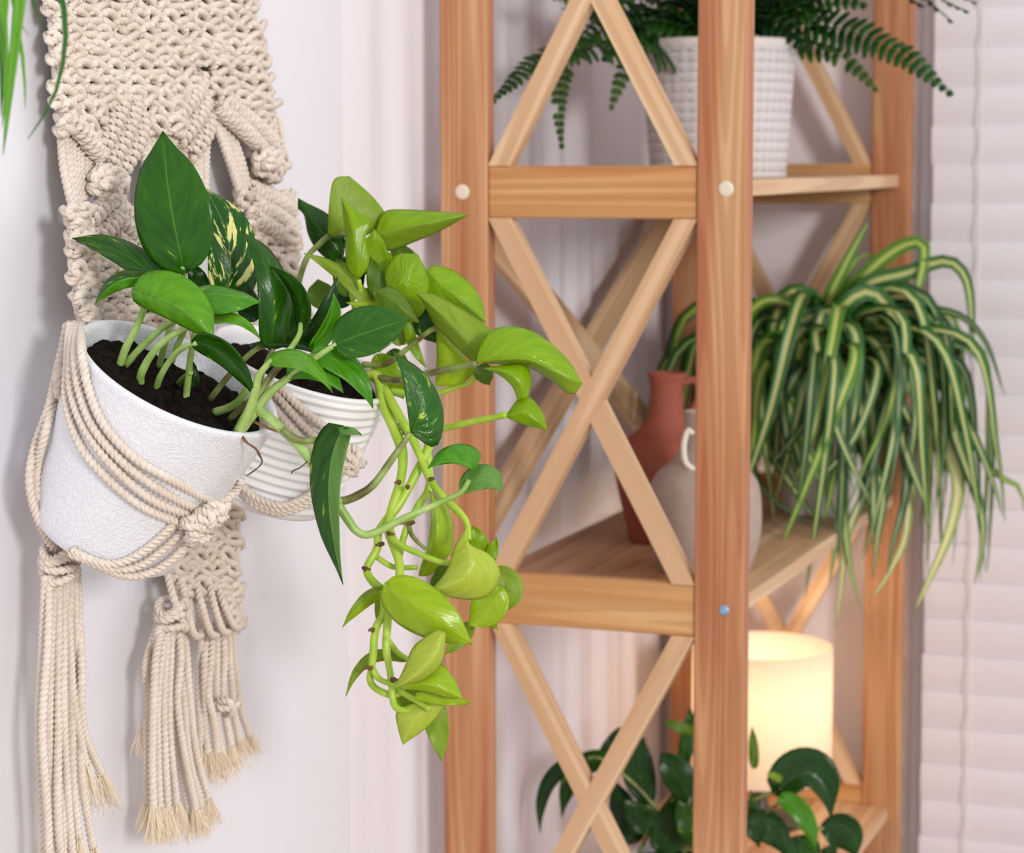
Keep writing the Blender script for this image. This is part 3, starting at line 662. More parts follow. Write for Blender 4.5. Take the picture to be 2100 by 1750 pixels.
for Lp, Mp, Rp, m, z, zl, zm, zr in (
 ([(696,552),(652,515),(632,481),(624,442),(611,428)], [(705,525),(665,480),(640,450),(611,412)], [(710,495),(690,460),(669,437),(628,416),(611,406)], 'D', -.030, .0, .010, -.004),
 ([(672,483),(675,420),(685,368),(716,361)], [(674,484),(700,428),(716,361)], [(676,485),(738,487),(793,455),(768,408),(716,361)], 'O', .0, .010, .004, -.012),
 ([(733,573),(711,546),(708,480),(700,405)], [(735,572),(728,500),(718,450),(700,405)], [(738,571),(757,540),(750,488),(760,455),(736,436),(700,405)], 'K', .040, -.002, .010, .004),
 ([(768,484),(786,436),(832,430),(907,435),(961,440)], [(768,484),(820,468),(890,455),(961,440)], [(768,484),(793,515),(850,496),(912,469),(961,440)], 'K/O', .004, -.010, .010, -.012),
 ([(795,602),(789,556),(814,523),(856,521)], [(796,600),(824,578),(842,550),(856,521)], [(798,602),(856,652),(880,602),(875,560),(856,521)], 'H', .034, -.006, .012, -.008),
 ([(768,597),(800,588),(830,608),(860,662)], [(768,597),(802,613),(860,662)], [(768,597),(788,634),(825,657),(860,662)], 'E', .052, -.006, .008, .004),
 ([(872,556),(893,545),(942,562),(986,612),(996,662)], [(872,556),(915,590),(960,628),(996,662)], [(872,556),(878,604),(938,630),(974,652),(996,662)], 'H', .022, -.008, .010, .002),
 ([(976,750),(934,709),(893,668),(873,631),(853,600)], [(985,735),(940,680),(895,635),(853,600)], [(998,706),(1003,674),(934,626),(888,604),(853,600)], 'O', .060, -.008, .012, -.010),
 ([(978,743),(982,714),(1006,678),(1053,670),(1106,687),(1163,736),(1194,787)], [(978,743),(1030,737),(1085,738),(1140,762),(1194,787)], [(978,743),(1030,748),(1080,753),(1128,779),(1172,810),(1194,787)], 'H/O', .090, -.010, .012, -.008),
 ([(1036,855),(1062,820),(1086,815),(1112,845),(1122,882)], [(1036,855),(1070,846),(1096,860),(1122,882)], [(1036,855),(1070,870),(1096,876),(1122,882)], 'K', .090, -.004, .008, .0),
 ([(1062,822),(1050,792),(1022,768),(993,756)], [(1070,821),(1066,786),(1036,763),(993,756)], [(1082,818),(1090,778),(1075,748),(1025,750),(993,756)], 'K', .094, .002, .010, -.008),
 ([(974,765),(940,789),(893,792)], [(974,750),(930,755),(893,792)], [(962,742),(925,700),(897,674),(896,735),(893,792)], 'N', .044, .002, .008, -.010),
 ([(962,1118),(1006,1140),(1026,1180),(1000,1224),(945,1229),(882,1215)], [(960,1110),(966,1150),(948,1186),(882,1215)], [(956,1084),(932,1120),(917,1168),(882,1215)], 'L', .110, -.012, .014, -.006),
 ([(914,1298),(906,1358),(872,1392),(809,1412)], [(908,1296),(890,1345),(850,1386),(809,1412)], [(896,1292),(850,1324),(828,1372),(809,1412)], 'L', .128, -.006, .012, -.010),
 ([(820,1406),(860,1384),(902,1362),(932,1394),(948,1433)], [(820,1410),(880,1404),(948,1433)], [(820,1413),(870,1418),(912,1430),(948,1433)], 'N', .114, -.010, .010, .0),
 ([(912,1448),(879,1489),(826,1528)], [(892,1444),(852,1474),(826,1528)], [(866,1438),(815,1458),(817,1496),(826,1528)], 'L', .090, -.004, .008, -.006)):
    leaf3(gp2, Lp, Mp, Rp, m, D2-z, zl, zm, zr)
leaf3(gp1, [(842,890),(833,822),(822,760),(805,720)], [(843,889),(864,832),(848,766),(805,720)], [(845,892),(892,918),(909,872),(903,820),(870,765),(805,720)], 'S', D1-.050, .010, .002, -.012)
ss = lambda x, y: on_soil(P2, .096, x, y)
for lst, d0, z, r0, r1, mm, nm in (
 ([(600,640),(612,580),(630,528),(652,504),(680,482),(728,480)], D2+.02, .0, .0026, .0022, ST_D, 'stem'),
 ([(745,748),(792,746),(840,712),(892,674),(935,690)], D2-.01, .058, .0024, .0018, ST_D, 'stem'),
 ([(756,768),(790,778),(824,780),(870,768),(926,756),(978,746)], D2-.01, .088, .0030, .0022, ST_D, 'stem'),
 ([(800,800),(860,812),(900,806),(936,793),(966,784),(982,760)], D2-.02, .05, .0024, .0020, ST_N, 'stem'),
 ([(804,872),(860,884),(912,878),(966,866),(1040,851)], D2-.03, .09, .0028, .0024, ST_N, 'stem'),
 ([(770,700),(775,640),(770,600)], D2, .03, .0022, .0018, ST_N, 'stem'), ([(760,720),(745,640),(736,575)], D2, .04, .0022, .0018, ST_N, 'stem'),
 ([(775,720),(830,640),(876,560)], D2, .02, .0022, .0018, ST_N, 'stem'), ([(740,720),(720,600),(702,550)], D2, -.02, .0022, .0018, ST_N, 'stem'),
 ([(770,720),(772,560),(770,486)], D2, .0, .0022, .0018, ST_N, 'stem'),
 ([(755,770),(775,774),(788,829),(805,872),(825,929),(821,988),(801,1055),(798,1088),(818,1151),(819,1199)], D2-.01, .08, .0044, .0034, ST_N, 'vine'),
 ([(770,775),(790,800),(811,839),(848,905),(881,982),(911,1021),(954,1066),(961,1108)], D2-.01, .10, .0036, .0024, ST_N, 'vine'),
 ([(828,884),(862,890),(880,905),(878,920),(858,962),(821,1031),(778,1088),(774,1124),(752,1167),(766,1195),(788,1212)], D2-.03, .078, .0036, .0030, ST_N, 'vine'),
 ([(876,920),(881,995),(858,1038),(838,1074),(822,1124),(816,1160)], D2-.04, .07, .0032, .0026, ST_N, 'vine'),
 ([(798,1092),(812,1112),(850,1132),(914,1155),(950,1140)], D2-.07, .10, .0026, .0018, ST_N, 'stem'),
 ([(765,1137),(786,1152),(810,1164),(856,1164)], D2-.06, .066, .0024, .0018, ST_N, 'stem'),
 ([(838,1074),(846,1100),(872,1126)], D2-.06, .07, .0020, .0014, ST_D, 'stem'),
 ([(788,1210),(787,1256),(770,1292),(764,1358),(759,1396),(776,1416),(806,1426),(830,1418)], D2-.08, .08, .0034, .0024, ST_N, 'vine'),
 ([(800,1206),(794,1288),(792,1331),(802,1391),(806,1437),(820,1456),(870,1462)], D2-.08, .09, .0034, .0024, ST_N, 'vine'),
 ([(792,1306),(802,1322),(820,1342),(845,1356)], D2-.085, .07, .0024, .0018, ST_N, 'stem'), ([(764,1372),(776,1392),(800,1402),(826,1404)], D2-.085, .09, .0024, .0018, ST_N, 'stem'),
 ([(810,1412),(850,1436),(882,1456)], D2-.08, .10, .0022, .0018, ST_N, 'stem')):
    stem2(gp2, lst, d0, D2-z, r0, r1, mm, name=nm, bump=.08)
for (x, y, z) in ((820,990,.05),(838,1000,.06),(880,985,.06),(882,905,.05),(776,1118,.075),(752,1168,.078),(838,1074,.066),(800,1096,.07),(766,1293,.08),(764,1372,.082),(803,1395,.086),(818,1196,.078)):
    P = at(x, y, D2-z-.004); V, Fq = tube([P, P+rt*random.uniform(-.004, .004)+up*.001, P+rt*random.uniform(-.006, .006)-fw*.004], .0020, .0008, nv=6); obj('node_scar', V, Fq, ST_B, gp2)

# ------------------------------------------------------------------ macrame wall hanging
random.seed(3)
mh = thing('macrame_hanging', 'cream cotton macrame wall hanging with knotted panel, pot slings and tassels', 'macrame', (.02, 1.5, 1.0))
def Hb(y): return .018+.030*min(1, max(0, (y-240)/420))
def wp(x, y, h): return onX(x, y, h)
KN = (
 [(-.50,.56,-.004),(-.52,.12,.003),(-.24,-.30,.0080),(.12,-.34,.0085),(.40,.02,.0055),(.42,.46,-.003)],
 [(.62,-.46,-.003),(.40,-.12,.0045),(.08,.14,.0082),(-.30,.28,.0070),(-.60,.10,.000)],
 [(-.10,.10,.001),(.04,.40,.0052),(.34,.56,.0045),(.60,.30,-.002)])
def knot(cx, cy, w, hh, h0, rot=0.0, flip=1, r=RR, curves=3):
    out = []; c, s = math.cos(rot), math.sin(rot)
    for K in KN[:curves]:
        pts = []
        for (x, y, h) in K:
            X = (x*flip+random.uniform(-.05, .05))*w; Y = (y+random.uniform(-.05, .05))*hh
            pts.append(wp(cx+X*c-Y*s, cy+X*s+Y*c, h0+h*1.0+random.uniform(-.0008, .0008)))
        out.append(rope(pts, r))
    return out
def grid(fl, fr, y0, y1, dx=31, dy=31, test=None, h=0, back=True):
    out = []; k = 0; y = y0
    if back:                                              # warp cords behind the knots
        n = max(1, int((fr((y0+y1)/2)-fl((y0+y1)/2))/11))
        for i in range(n):
            t = (i+.5)/n; yy = [q for q in np.linspace(y0-8, y1-4, 7)]; run = []
            for q in yy:
                x = fl(q)+(fr(q)-fl(q))*t
                if test and not test(x, q): break
                run.append(wp(x+random.uniform(-2, 2), q, Hb(q)+h-.0025))
            if len(run) > 1: out.append(rope(run))
    while y < y1:
        a, b = fl(y), fr(y); n = max(1, int(round((b-a)/dx))); st = (b-a)/n
        for i in range(n):
            x = a+st*(i+.5)+(st*.5 if k % 2 else 0)
            if x > b-2: continue
            if test and not test(x, y): continue
            out += knot(x+random.uniform(-2, 2), y+random.uniform(-2, 2), st*random.uniform(1.0, 1.3), dy*random.uniform(1.1, 1.45), Hb(y)+h+random.uniform(-.0015, .0015), random.uniform(-.5, .5), 1 if (i+k) % 2 else -1)
        y += dy; k += 1
    return out
def ip(t): 
    xs, vs_ = zip(*t); return lambda y: float(np.interp(y, xs, vs_))
XL = ip([(-190, 70), (0, 97), (150, 110), (260, 120), (400, 134), (520, 146), (640, 160)])
XR1 = ip([(100, 410), (150, 410), (300, 426), (440, 428)]); XL2 = ip([(100, 418), (150, 424), (230, 436), (340, 474), (450, 494), (560, 506)])
XR2 = ip([(-190, 492), (0, 520), (140, 545), (230, 562), (330, 582), (440, 600), (545, 604)])
def roll(a, b, h, R=.0052, r=RR*.92):
    """cords hitched one beside another round a carrier: a tight coil"""
    A, B = wp(*a, h), wp(*b, h); L = np.linalg.norm(B-A); n = max(3, int(L/(2*r*.98))); d = (B-A)/L
    x = np.array([1., 0, 0]); x = x-d*(x@d); x /= np.linalg.norm(x); y = np.cross(d, x)
    t = np.linspace(0, n*2*np.pi, n*9); bow = .004*np.sin(np.pi*t/t[-1])
    C = A+np.outer(t/t[-1]*L, d)+np.outer(np.cos(t)*R+bow, x)+np.outer(np.sin(t)*R, y)
    return [rope(C, r*.98, step=.0017)]
def cords(top, bot, n, h0, h1, mid=None, r=RR):
    out = []
    for i in range(n):
        t = (i+.5)/n; a = [top[0][k]+(top[1][k]-top[0][k])*t for k in (0, 1)]; b = [bot[0][k]+(bot[1][k]-bot[0][k])*t for k in (0, 1)]
        m = [(a[0]+b[0])/2+random.uniform(-3, 3), (a[1]+b[1])/2]
        if mid: m[0] += mid
        out.append(rope([wp(*a, h0+random.uniform(-.001, .001)), wp(*m, (h0+h1)/2+.001), wp(*b, h1+random.uniform(-.001, .001))], r))
    return out
def mpart(name, lst, m=None): V, Fq, UV = join(lst); return obj(name, V, Fq, m or ROPE, mh, uv=UV)

mpart('woven_panel', grid(XL, XR2, -180, 118))
lst = grid(XL, XR1, 112, 200)+grid(lambda y: 262+(y-200)*.7, lambda y: 405-(y-200)*.5, 196, 305)+grid(XL, lambda y: 262-(y-196)*1.1, 196, 268)
mpart('panel_lobe', lst)
lst = grid(XL2, XR2, 112, 215) + grid(lambda y: XL2(y)+66, lambda y: XR2(y), 215, 270, dx=28)
mpart('panel_lobe', lst)
h = Hb(260)
for a, b in (((196,322),(254,176)), ((217,344),(276,204)), ((242,356),(292,240)), ((128,232),(204,326)), ((345,252),(414,160)), ((364,288),(421,198)), ((384,322),(428,244)),
             ((440,218),(545,318)), ((455,206),(562,296))):
    mpart('hitched_bar', roll(a, b, Hb((a[1]+b[1])/2)+.002))
mpart('cord_bundle', cords(((120,262),(196,330)), ((146,432),(196,392)), 9, h-.002, Hb(410), mid=-4))
mpart('cord_bundle', cords(((290,262),(372,300)), ((290,470),(372,480)), 9, h-.003, Hb(440)-.004))
mpart('cord_bundle', cords(((372,300),(430,262)), ((380,480),(428,470)), 7, h-.003, Hb(440)-.006))
mpart('cord_bundle', cords(((432,236),(486,292)), ((490,402),(512,384)), 6, h-.002, Hb(400), mid=2))
mpart('cord_bundle', cords(((540,250),(572,240)), ((560,320),(586,320)), 4, h-.002, Hb(320)))
mpart('cord_bundle', cords(((490,330),(545,318)), ((505,420),(560,400)), 6, h-.006, Hb(400)-.004))
def berry(cx, cy, R, hh):
    out = []
    for k in range(7):
        a = k*2*math.pi/7+random.uniform(-.2, .2); out += knot(cx+R*.62*math.cos(a), cy+R*.62*math.sin(a), 26, 26, hh, a+random.uniform(-.4, .4), random.choice((1, -1)), curves=2)
    return out+knot(cx, cy, 26, 28, hh+.008, .4, curves=2)
mpart('berry_knot', berry(222, 378, 38, Hb(380)+.004)); mpart('berry_knot', berry(554, 338, 30, Hb(340)+.004))
for a, b in (((160,462),(222,402)), ((178,500),(240,436)), ((226,412),(318,505)), ((236,446),(326,545)), ((232,486),(318,580)), ((508,384),(602,432)), ((514,414),(602,470)), ((520,446),(604,512))):
    mpart('hitched_bar', roll(a, b, Hb((a[1]+b[1])/2)))
mpart('panel_sinnet', grid(lambda y: XL(y)-2, lambda y: XL(y)+44, 436, 650, dx=24, dy=30, h=.006))
mpart('panel_lobe', grid(lambda y: XL(y)+40, lambda y: 345, 520, 668, dx=30, h=-.010))
mpart('panel_lobe', grid(lambda y: XL2(y), lambda y: XR2(y), 412, 560, dx=28, h=-.008))
mpart('panel_sinnet', grid(lambda y: 578, lambda y: 606, 486, 572, dx=26, dy=30, h=.002))
# cords running on behind the plants down to the slings
mpart('sling_cord', cords(((300,560),(420,560)), ((440,1060),(486,1040)), 6, .030, .022))
mpart('sling_cord', cords(((500,545),(560,560)), ((470,720),(520,790)), 5, .040, .040))
mpart('sling_cord', cords(((578,560),(604,566)), ((640,760),(700,770)), 4, .040, .060))

# --- slings round the pots
def on_pot(P, lst, off=RR*1.05, fall=None): return rope(P.surf(lst, off, fall))
dm = D1+.012
for lst in ([(166,664),(168,720),(178,784),(210,866),(274,938),(354,986),(444,1036)], [(157,664),(155,730),(160,790),(190,874),(252,948),(332,1008),(416,1052)],
            [(150,664),(146,735),(146,800),(172,876),(236,962),(316,1028),(400,1062)], [(144,664),(139,740),(136,822),(162,910),(218,980),(292,1040),(372,1076)]):
    mpart('sling_cord', [on_pot(P1, lst, fall=depth(onX(lst[0][0], lst[0][1], .055)))])
dB = depth(P1.B)
for lst in ([(138,664),(128,716),(116,766),(102,828),(72,914),(60,986),(72,1050),(104,1116),(134,1140)], [(142,668),(134,740),(118,800),(92,890),(76,960),(78,1030),(104,1092),(140,1128)]):
    mpart('sling_cord', [rope([at(x, y, depth(onX(x, y, .052 if y < 900 else .040))) for x, y in lst])])
pk = onX(116, 766, .055); mpart('small_knot', [rope([pk+np.array([0, .006*math.cos(t), .005*math.sin(t)-.004])+np.array([.004*math.sin(t*.5), 0, 0]) for t in np.linspace(0, 6.2, 9)]), rope([pk+np.array([.003, .005*math.cos(t+2), .005*math.sin(t+2)-.011]) for t in np.linspace(0, 6, 8)])])
db = dB-.052
for q, lst in enumerate(([(356,1076),(310,1118),(268,1146),(226,1158),(182,1146),(146,1128)], [(376,1088),(332,1128),(290,1158),(250,1168),(206,1160),(150,1134)], [(402,1096),(356,1144),(308,1174),(266,1182),(228,1172),(170,1146),(140,1134)])):
    n_ = len(lst)-1; d1_ = depth(onX(140, 1130, .045)); pts = []
    for i, (x, y) in enumerate(lst):
        t = i/n_; d_ = db+(d1_-db)*t**2.2+.003*q; hp_ = P1.hit(x, y, RR*1.1)
        if hp_ is not None: d_ = min(d_, depth(hp_))
        pts.append(at(x, y, d_))
    mpart('sling_cord', [rope(pts)])
mpart('sling_cord', [on_pot(P1, [(496,986),(482,1008),(460,1030),(430,1046)])])
def ktuft(cx, cy, dep, n, dx, dy, rot):
    out = []
    for k in range(n):
        c, s = math.cos(rot), math.sin(rot)
        for K in KN[:3]:
            pts = []
            for (x, y, hh) in K:
                X, Y = x*38, y*30; pts.append(at(cx+dx*k+X*c-Y*s, cy+dy*k+X*s+Y*c, dep-hh*1.1+random.uniform(-.001, .001)))
            out.append(rope(pts))
    return out
hk = P1.hit(400, 1050, .004); dk = depth(hk) if hk is not None else db
mpart('sling_knot', ktuft(442, 1046, dk-.002, 1, 0, 0, .2)+ktuft(424, 1064, dk-.004, 1, 0, 0, .9)+ktuft(398, 1076, dk-.002, 1, 0, 0, .5)+ktuft(404, 1094, dk+.004, 1, 0, 0, -.3))
for lst in ([(548,780),(590,836),(640,890),(690,934),(716,948)], [(540,806),(585,862),(630,910),(684,950)], [(570,790),(612,832),(660,872),(716,922)]):
    mpart('sling_cord', [on_pot(P2, lst)])
for k in (0, 8, 15):
    L_ = [(490,985),(512,1012+k),(546,1030+k),(586,1036+k),(640,1012+k),(684,970+k),(712,948)]; d_ = depth(P2.B)-.066
    mpart('sling_cord', [rope([at(x, y, d_+.002*k/8) for x, y in L_])])
mpart('sling_knot', ktuft(716, 950, depth(P2.B)-.055, 1, 0, 0, .6)+ktuft(724, 934, depth(P2.B)-.053, 1, 0, 0, 1.2))

# --- tassels
def fray(P, d, L, spread, n, r=.00022):
    out = []
    for i in range(n):
        v = np.array([random.gauss(0, 1) for _ in range(3)]); v -= d*(v@d); e = P+d*L*random.uniform(.55, 1.1)+v*spread
        m = P+(e-P)*.5+v*spread*.15+np.array([random.gauss(0, .0008) for _ in range(3)]); s0 = P+v*.0011-d*.004
        out.append(sweep(spline([s0, m, e], n=6)[0], np.full(6, r), np.ones(4), np.zeros(6)))
    return out
def gather(cx, cy, w, hgt, h, n=5, name='gathering_knot'):
    """barrel of cord wound round the head of a tassel"""
    out = []
    for k in range(n):
        y = cy-hgt/2+hgt*(k+.5)/n; c = wp(cx, y, h); Rw = w/2*(.86+.14*math.sin(math.pi*(k+.5)/n))
        out.append(rope([c+np.array([math.cos(t)*Rw*.9, math.sin(t)*Rw, .0035*math.sin(t+k*1.3)+.002*math.cos(2*t)]) for t in np.linspace(0, 2*math.pi, 13)]))
    return mpart(name, out)
def tassel(rows, ys, h, flen, nf=70, fspread=.0046):
    """rows: per cord x at each y in ys; last y may vary per cord"""
    t = thing_part('tassel'); ends = []; lst = []
    for r_ in rows:
        xs_, yend = r_[:-1], r_[-1]; hh = h+random.uniform(-.007, .007); ph_ = random.random()*6
        yy = [ys[0]+(yend-ys[0])*((y-ys[0])/(ys[-1]-ys[0])) for y in ys]
        pts = [wp(x+(random.uniform(-3.5, 3.5) if i else 0), y, h+(hh-h)*min(1, i)+.002*math.sin(i*2+ph_)) for i, (x, y) in enumerate(zip(xs_, yy))]
        V, Fq, UV = rope(pts, RR*random.uniform(.94, 1.04)); obj('cord', V, Fq, ROPE, t, uv=UV); d = pts[-1]-pts[-2]; d /= np.linalg.norm(d); lst += fray(pts[-1], d, flen, fspread, nf)
    V, Fq, _ = join(lst); o = obj('frayed_ends', V, Fq, FRAY, t); tag(o, kind='stuff')
def thing_part(name):
    o = bpy.data.objects.new(name, None); o.empty_display_size = .01; col.objects.link(o); o.parent = mh; LOC[o] = LOC[mh]; return o
gather(122, 1152, .026, 62, .042, 5)
tassel([(92,88,80,82,82,1860),(102,96,90,96,100,1870),(112,106,102,112,116,1880),(120,118,116,122,134,1850),(128,128,130,136,150,1790),(137,136,142,158,178,1570),(146,142,150,150,160,1720),(152,154,160,166,190,1740),(158,160,164,172,205,1590),(126,122,108,104,108,1840),(140,132,122,128,128,1860)],
       [1180, 1300, 1450, 1620, 1760], .040, .036)
gather(352, 1262, .024, 56, .036, 4)
tassel([(326,314,304,302,303,1650),(334,320,312,312,316,1660),(340,330,324,324,330,1655),(346,340,334,338,346,1665),(352,350,344,352,362,1650),(360,358,354,366,384,1668),(366,368,364,376,400,1660),(372,376,376,388,414,1655),(378,386,388,398,426,1640),(322,310,300,298,298,1490),(356,346,338,330,322,1655)],
       [1284, 1350, 1440, 1550, 1660], .034, .026)
tassel([(412,410,408,408,414,1530),(424,422,420,420,428,1545),(436,432,430,436,444,1545),(446,446,446,446,452,1550),(458,458,460,462,470,1530),(468,470,474,480,490,1520),(478,480,484,494,508,1510)], [1290, 1350, 1420, 1480, 1540], .026, .024)
# woven tail of the panel below the front pot, ending in loops
mpart('woven_tail', grid(lambda y: 350+(y-1040)*.02, lambda y: 488, 1050, 1205, dx=27, dy=30, h=-.022))
for (x0, y0, x1, y1) in ((344,1176,376,1280), (372,1180,398,1300), (402,1186,432,1298), (428,1190,456,1292), (446,1198,478,1282)):
    mpart('loop', [rope([wp(x0, y0, .034), wp((x0+x1)/2-3, (y0+y1)/2, .042), wp(x1-4, y1-6, .044), wp(x1+8, y1+6, .040), wp(x1+16, y1-8, .034), wp(x1+10, y1-60, .028)])])
mpart('woven_tail', grid(lambda y: 448, lambda y: 492, 1212, 1290, dx=24, dy=28, h=-.02))
mpart('sling_cord', cords(((480,1000),(492,1000)), ((478,1300),(490,1300)), 2, .024, .026))
mpart('small_knot', ktuft(462, 1448, depth(wp(462, 1448, .036)), 1, 0, 0, .4)[:2])
# dowel that carries the panel, above the picture
DW = wood('dowel_wood', lin(214, 170, 120), lin(190, 138, 92), lin(204, 154, 106))
a_, b_ = wp(40, -215, .022), wp(540, -215, .022); zz = (a_[2]+b_[2])/2; V, Fq = tube([(.022, a_[1]-.02, zz), (.022, (a_[1]+b_[1])/2, zz), (.022, b_[1]+.02, zz)], .008, step=.02, nv=14); obj('dowel', V, Fq, DW, mh)
V, Fq, UV = rope([(.022, a_[1], zz+.006), (.008, (a_[1]+b_[1])/2, zz+.16), (.022, b_[1], zz+.006)]); obj('hanging_cord', V, Fq, ROPE, mh, uv=UV)
mpart('dowel_loops', [rope([wp(x, -170, .020), (.031, wp(x, -215, .022)[1], zz), (.022, wp(x, -215, .022)[1], zz+.011), (.012, wp(x, -215, .022)[1], zz), wp(x+4, -170, .016)]) for x in np.linspace(80, 486, 26)])

# ------------------------------------------------------------------ hanging strap plant at the upper left, near the camera
GRN = leafmat('leaf_strap_green', lin(88, 158, 18), lin(112, 178, 36), lin(150, 190, 90), rough=.3, bump=.05)
GRD = leafmat('leaf_strap_dark', lin(40, 96, 20), lin(60, 120, 30), lin(120, 160, 70), rough=.3, bump=.05)
DT = 1.22
pc = at(-60, -330, DT)
hp = thing('hanging_spider_plant', 'spider plant in a hanging pot, only its drooping green leaf tips at the top left', 'plant', tuple(pc))
V, Fq = lathe([(.0005, 0), (.035, 0), (.04, .004), (.052, .075), (.054, .08), (.050, .08), (.047, .07)], 48, frame_from((0, 0, 1), pc)); obj('pot', V, Fq, WHITE, hp)
V, Fq = lathe([(.0005, .071), (.03, .072), (.0475, .070)], 40, frame_from((0, 0, 1), pc)); obj('soil', V, Fq, SOIL, hp)
for k in range(3):
    a = k*2.094+.4; e = pc+np.array([.052*math.cos(a), .052*math.sin(a), .078]); V, Fq = tube([e, (e+pc)/2+np.array([0, 0, .2]), pc+np.array([0, 0, .42])], .0012, step=.02, nv=6); obj('hanger_cord', V, Fq, CORD, hp)
br = pc+np.array([0, 0, .42]); V, Fq = tube([(0, br[1], br[2]+.02), (br[0]*.6, br[1], br[2]+.03), (br[0], br[1], br[2]+.012), br], .004, step=.01); obj('wall_bracket', V, Fq, plain('bracket_metal', lin(230, 228, 226), .4, (100, .05, .001)), hp)
top = pc+np.array([0, 0, .085])
for lst, w, mm in (([(60,-200),(44,-30),(28,120),(6,318)], .0062, GRN), ([(80,-180),(126,-10),(134,90),(110,200),(56,286)], .0030, GRD), ([(40,-150),(32,20),(48,130),(52,222)], .0034, GRN), ([(10,-160),(6,30),(14,160),(4,260)], .0056, GRN), ([(50,-180),(62,-20),(80,40),(97,74)], .0034, GRD), ([(30,-160),(22,0),(36,40),(58,72)], .0030, GRN), ([(-20,-160),(-14,0),(4,110),(2,240)], .006, GRD)):
    w *= 2.4
    strap(hp, [top, top+np.array([.01, 0, .05])]+pxs(lst, DT-.02), w, mm, cup=.15)

# ------------------------------------------------------------------ fern in a woven basket pot on the upper shelf
random.seed(21)
fc = onX(1472, 352, .205); fc[2] = SH[1]
fb = thing('potted_fern', 'arching fern in a white woven basket pot on the upper shelf', 'plant', tuple(fc))
def basket(h, r0, r1, rows, n=120):
    V = []; nz = rows*6
    for i in range(nz+1):
        t = i/nz; r = r0+(r1-r0)*t
        for k in range(n):
            a = 2*math.pi*k/n; row = int(t*rows); ph = t*rows*2*math.pi
            d = .0011*abs(math.sin(ph/2))+.0010*abs(math.sin(ph/2))*math.sin(a*32+(1.6 if row % 2 else 0)+ph*.6*(1 if row % 2 else -1))
            V.append(((r+d)*math.cos(a), (r+d)*math.sin(a), h*t))
    i = np.arange(nz)[:, None]*n; j = np.arange(n)[None]; j2 = (j+1) % n
    Fq = np.stack([i+j, i+j2, i+n+j2, i+n+j], -1).reshape(-1, 4); return np.array(V), Fq
def weave():
    m, nt, p = mat('woven_white'); L = nt.links; tc = nd(nt, 'ShaderNodeTexCoord'); s = nd(nt, 'ShaderNodeSeparateXYZ'); L.new(tc.outputs['Object'], s.inputs[0])
    def mth(op, a, b=None):
        n = nd(nt, 'ShaderNodeMath', operation=op); L.new(a, n.inputs[0])
        if b is not None:
            if isinstance(b, (int, float)): n.inputs[1].default_value = b
            else: L.new(b, n.inputs[1])
        return n.outputs[0]
    row = mth('SINE', mth('MULTIPLY', s.outputs[2], 2*math.pi*13.5/.142)); an = mth('ARCTAN2', s.outputs[1], s.outputs[0]); zig = mth('SINE', mth('MULTIPLY', an, 46.0))
    f = mth('ADD', row, mth('MULTIPLY', zig, .55)); f = mth('MULTIPLY', mth('ADD', f, 1.6), .32)
    r = ramp(nt, f, [(.08, lin(190, 181, 180)), (.35, lin(203, 196, 195)), (.6, lin(216, 210, 209))]); L.new(r.outputs[0], p.inputs['Base Color']); p.inputs['Roughness'].default_value = .8; return m
Mf = np.eye(4); Mf[:3, 3] = fc
V, Fq = basket(.142, .073, .083, 27); obj('basket_pot', V+fc, Fq, weave(), fb)
V, Fq = lathe([(.0005, .001), (.074, .001)], 40, Mf); obj('pot_base', V, Fq, WHITE, fb)
V, Fq = lathe([(.0835, .140), (.0845, .145), (.083, .148), (.079, .147), (.076, .138), (.07, .10)], 64, Mf); obj('pot_rim', V, Fq, plain('basket_rim', lin(226, 216, 208), .8, (200, .3, .002)), fb)
V, Fq = lathe([(.0005, .128), (.04, .127), (.077, .125)], 40, Mf); obj('soil', V, Fq, SOIL, fb)
FRN = leafmat('fern_green', lin(30, 78, 20), lin(52, 104, 30), lin(60, 100, 40), rough=.45, bump=.05); FRL = leafmat('fern_light', lin(60, 110, 26), lin(96, 140, 44), lin(90, 120, 50), rough=.45, bump=.05); FRD = leafmat('fern_dark', lin(18, 52, 18), lin(34, 74, 26), lin(50, 80, 34), rough=.5, bump=.05)
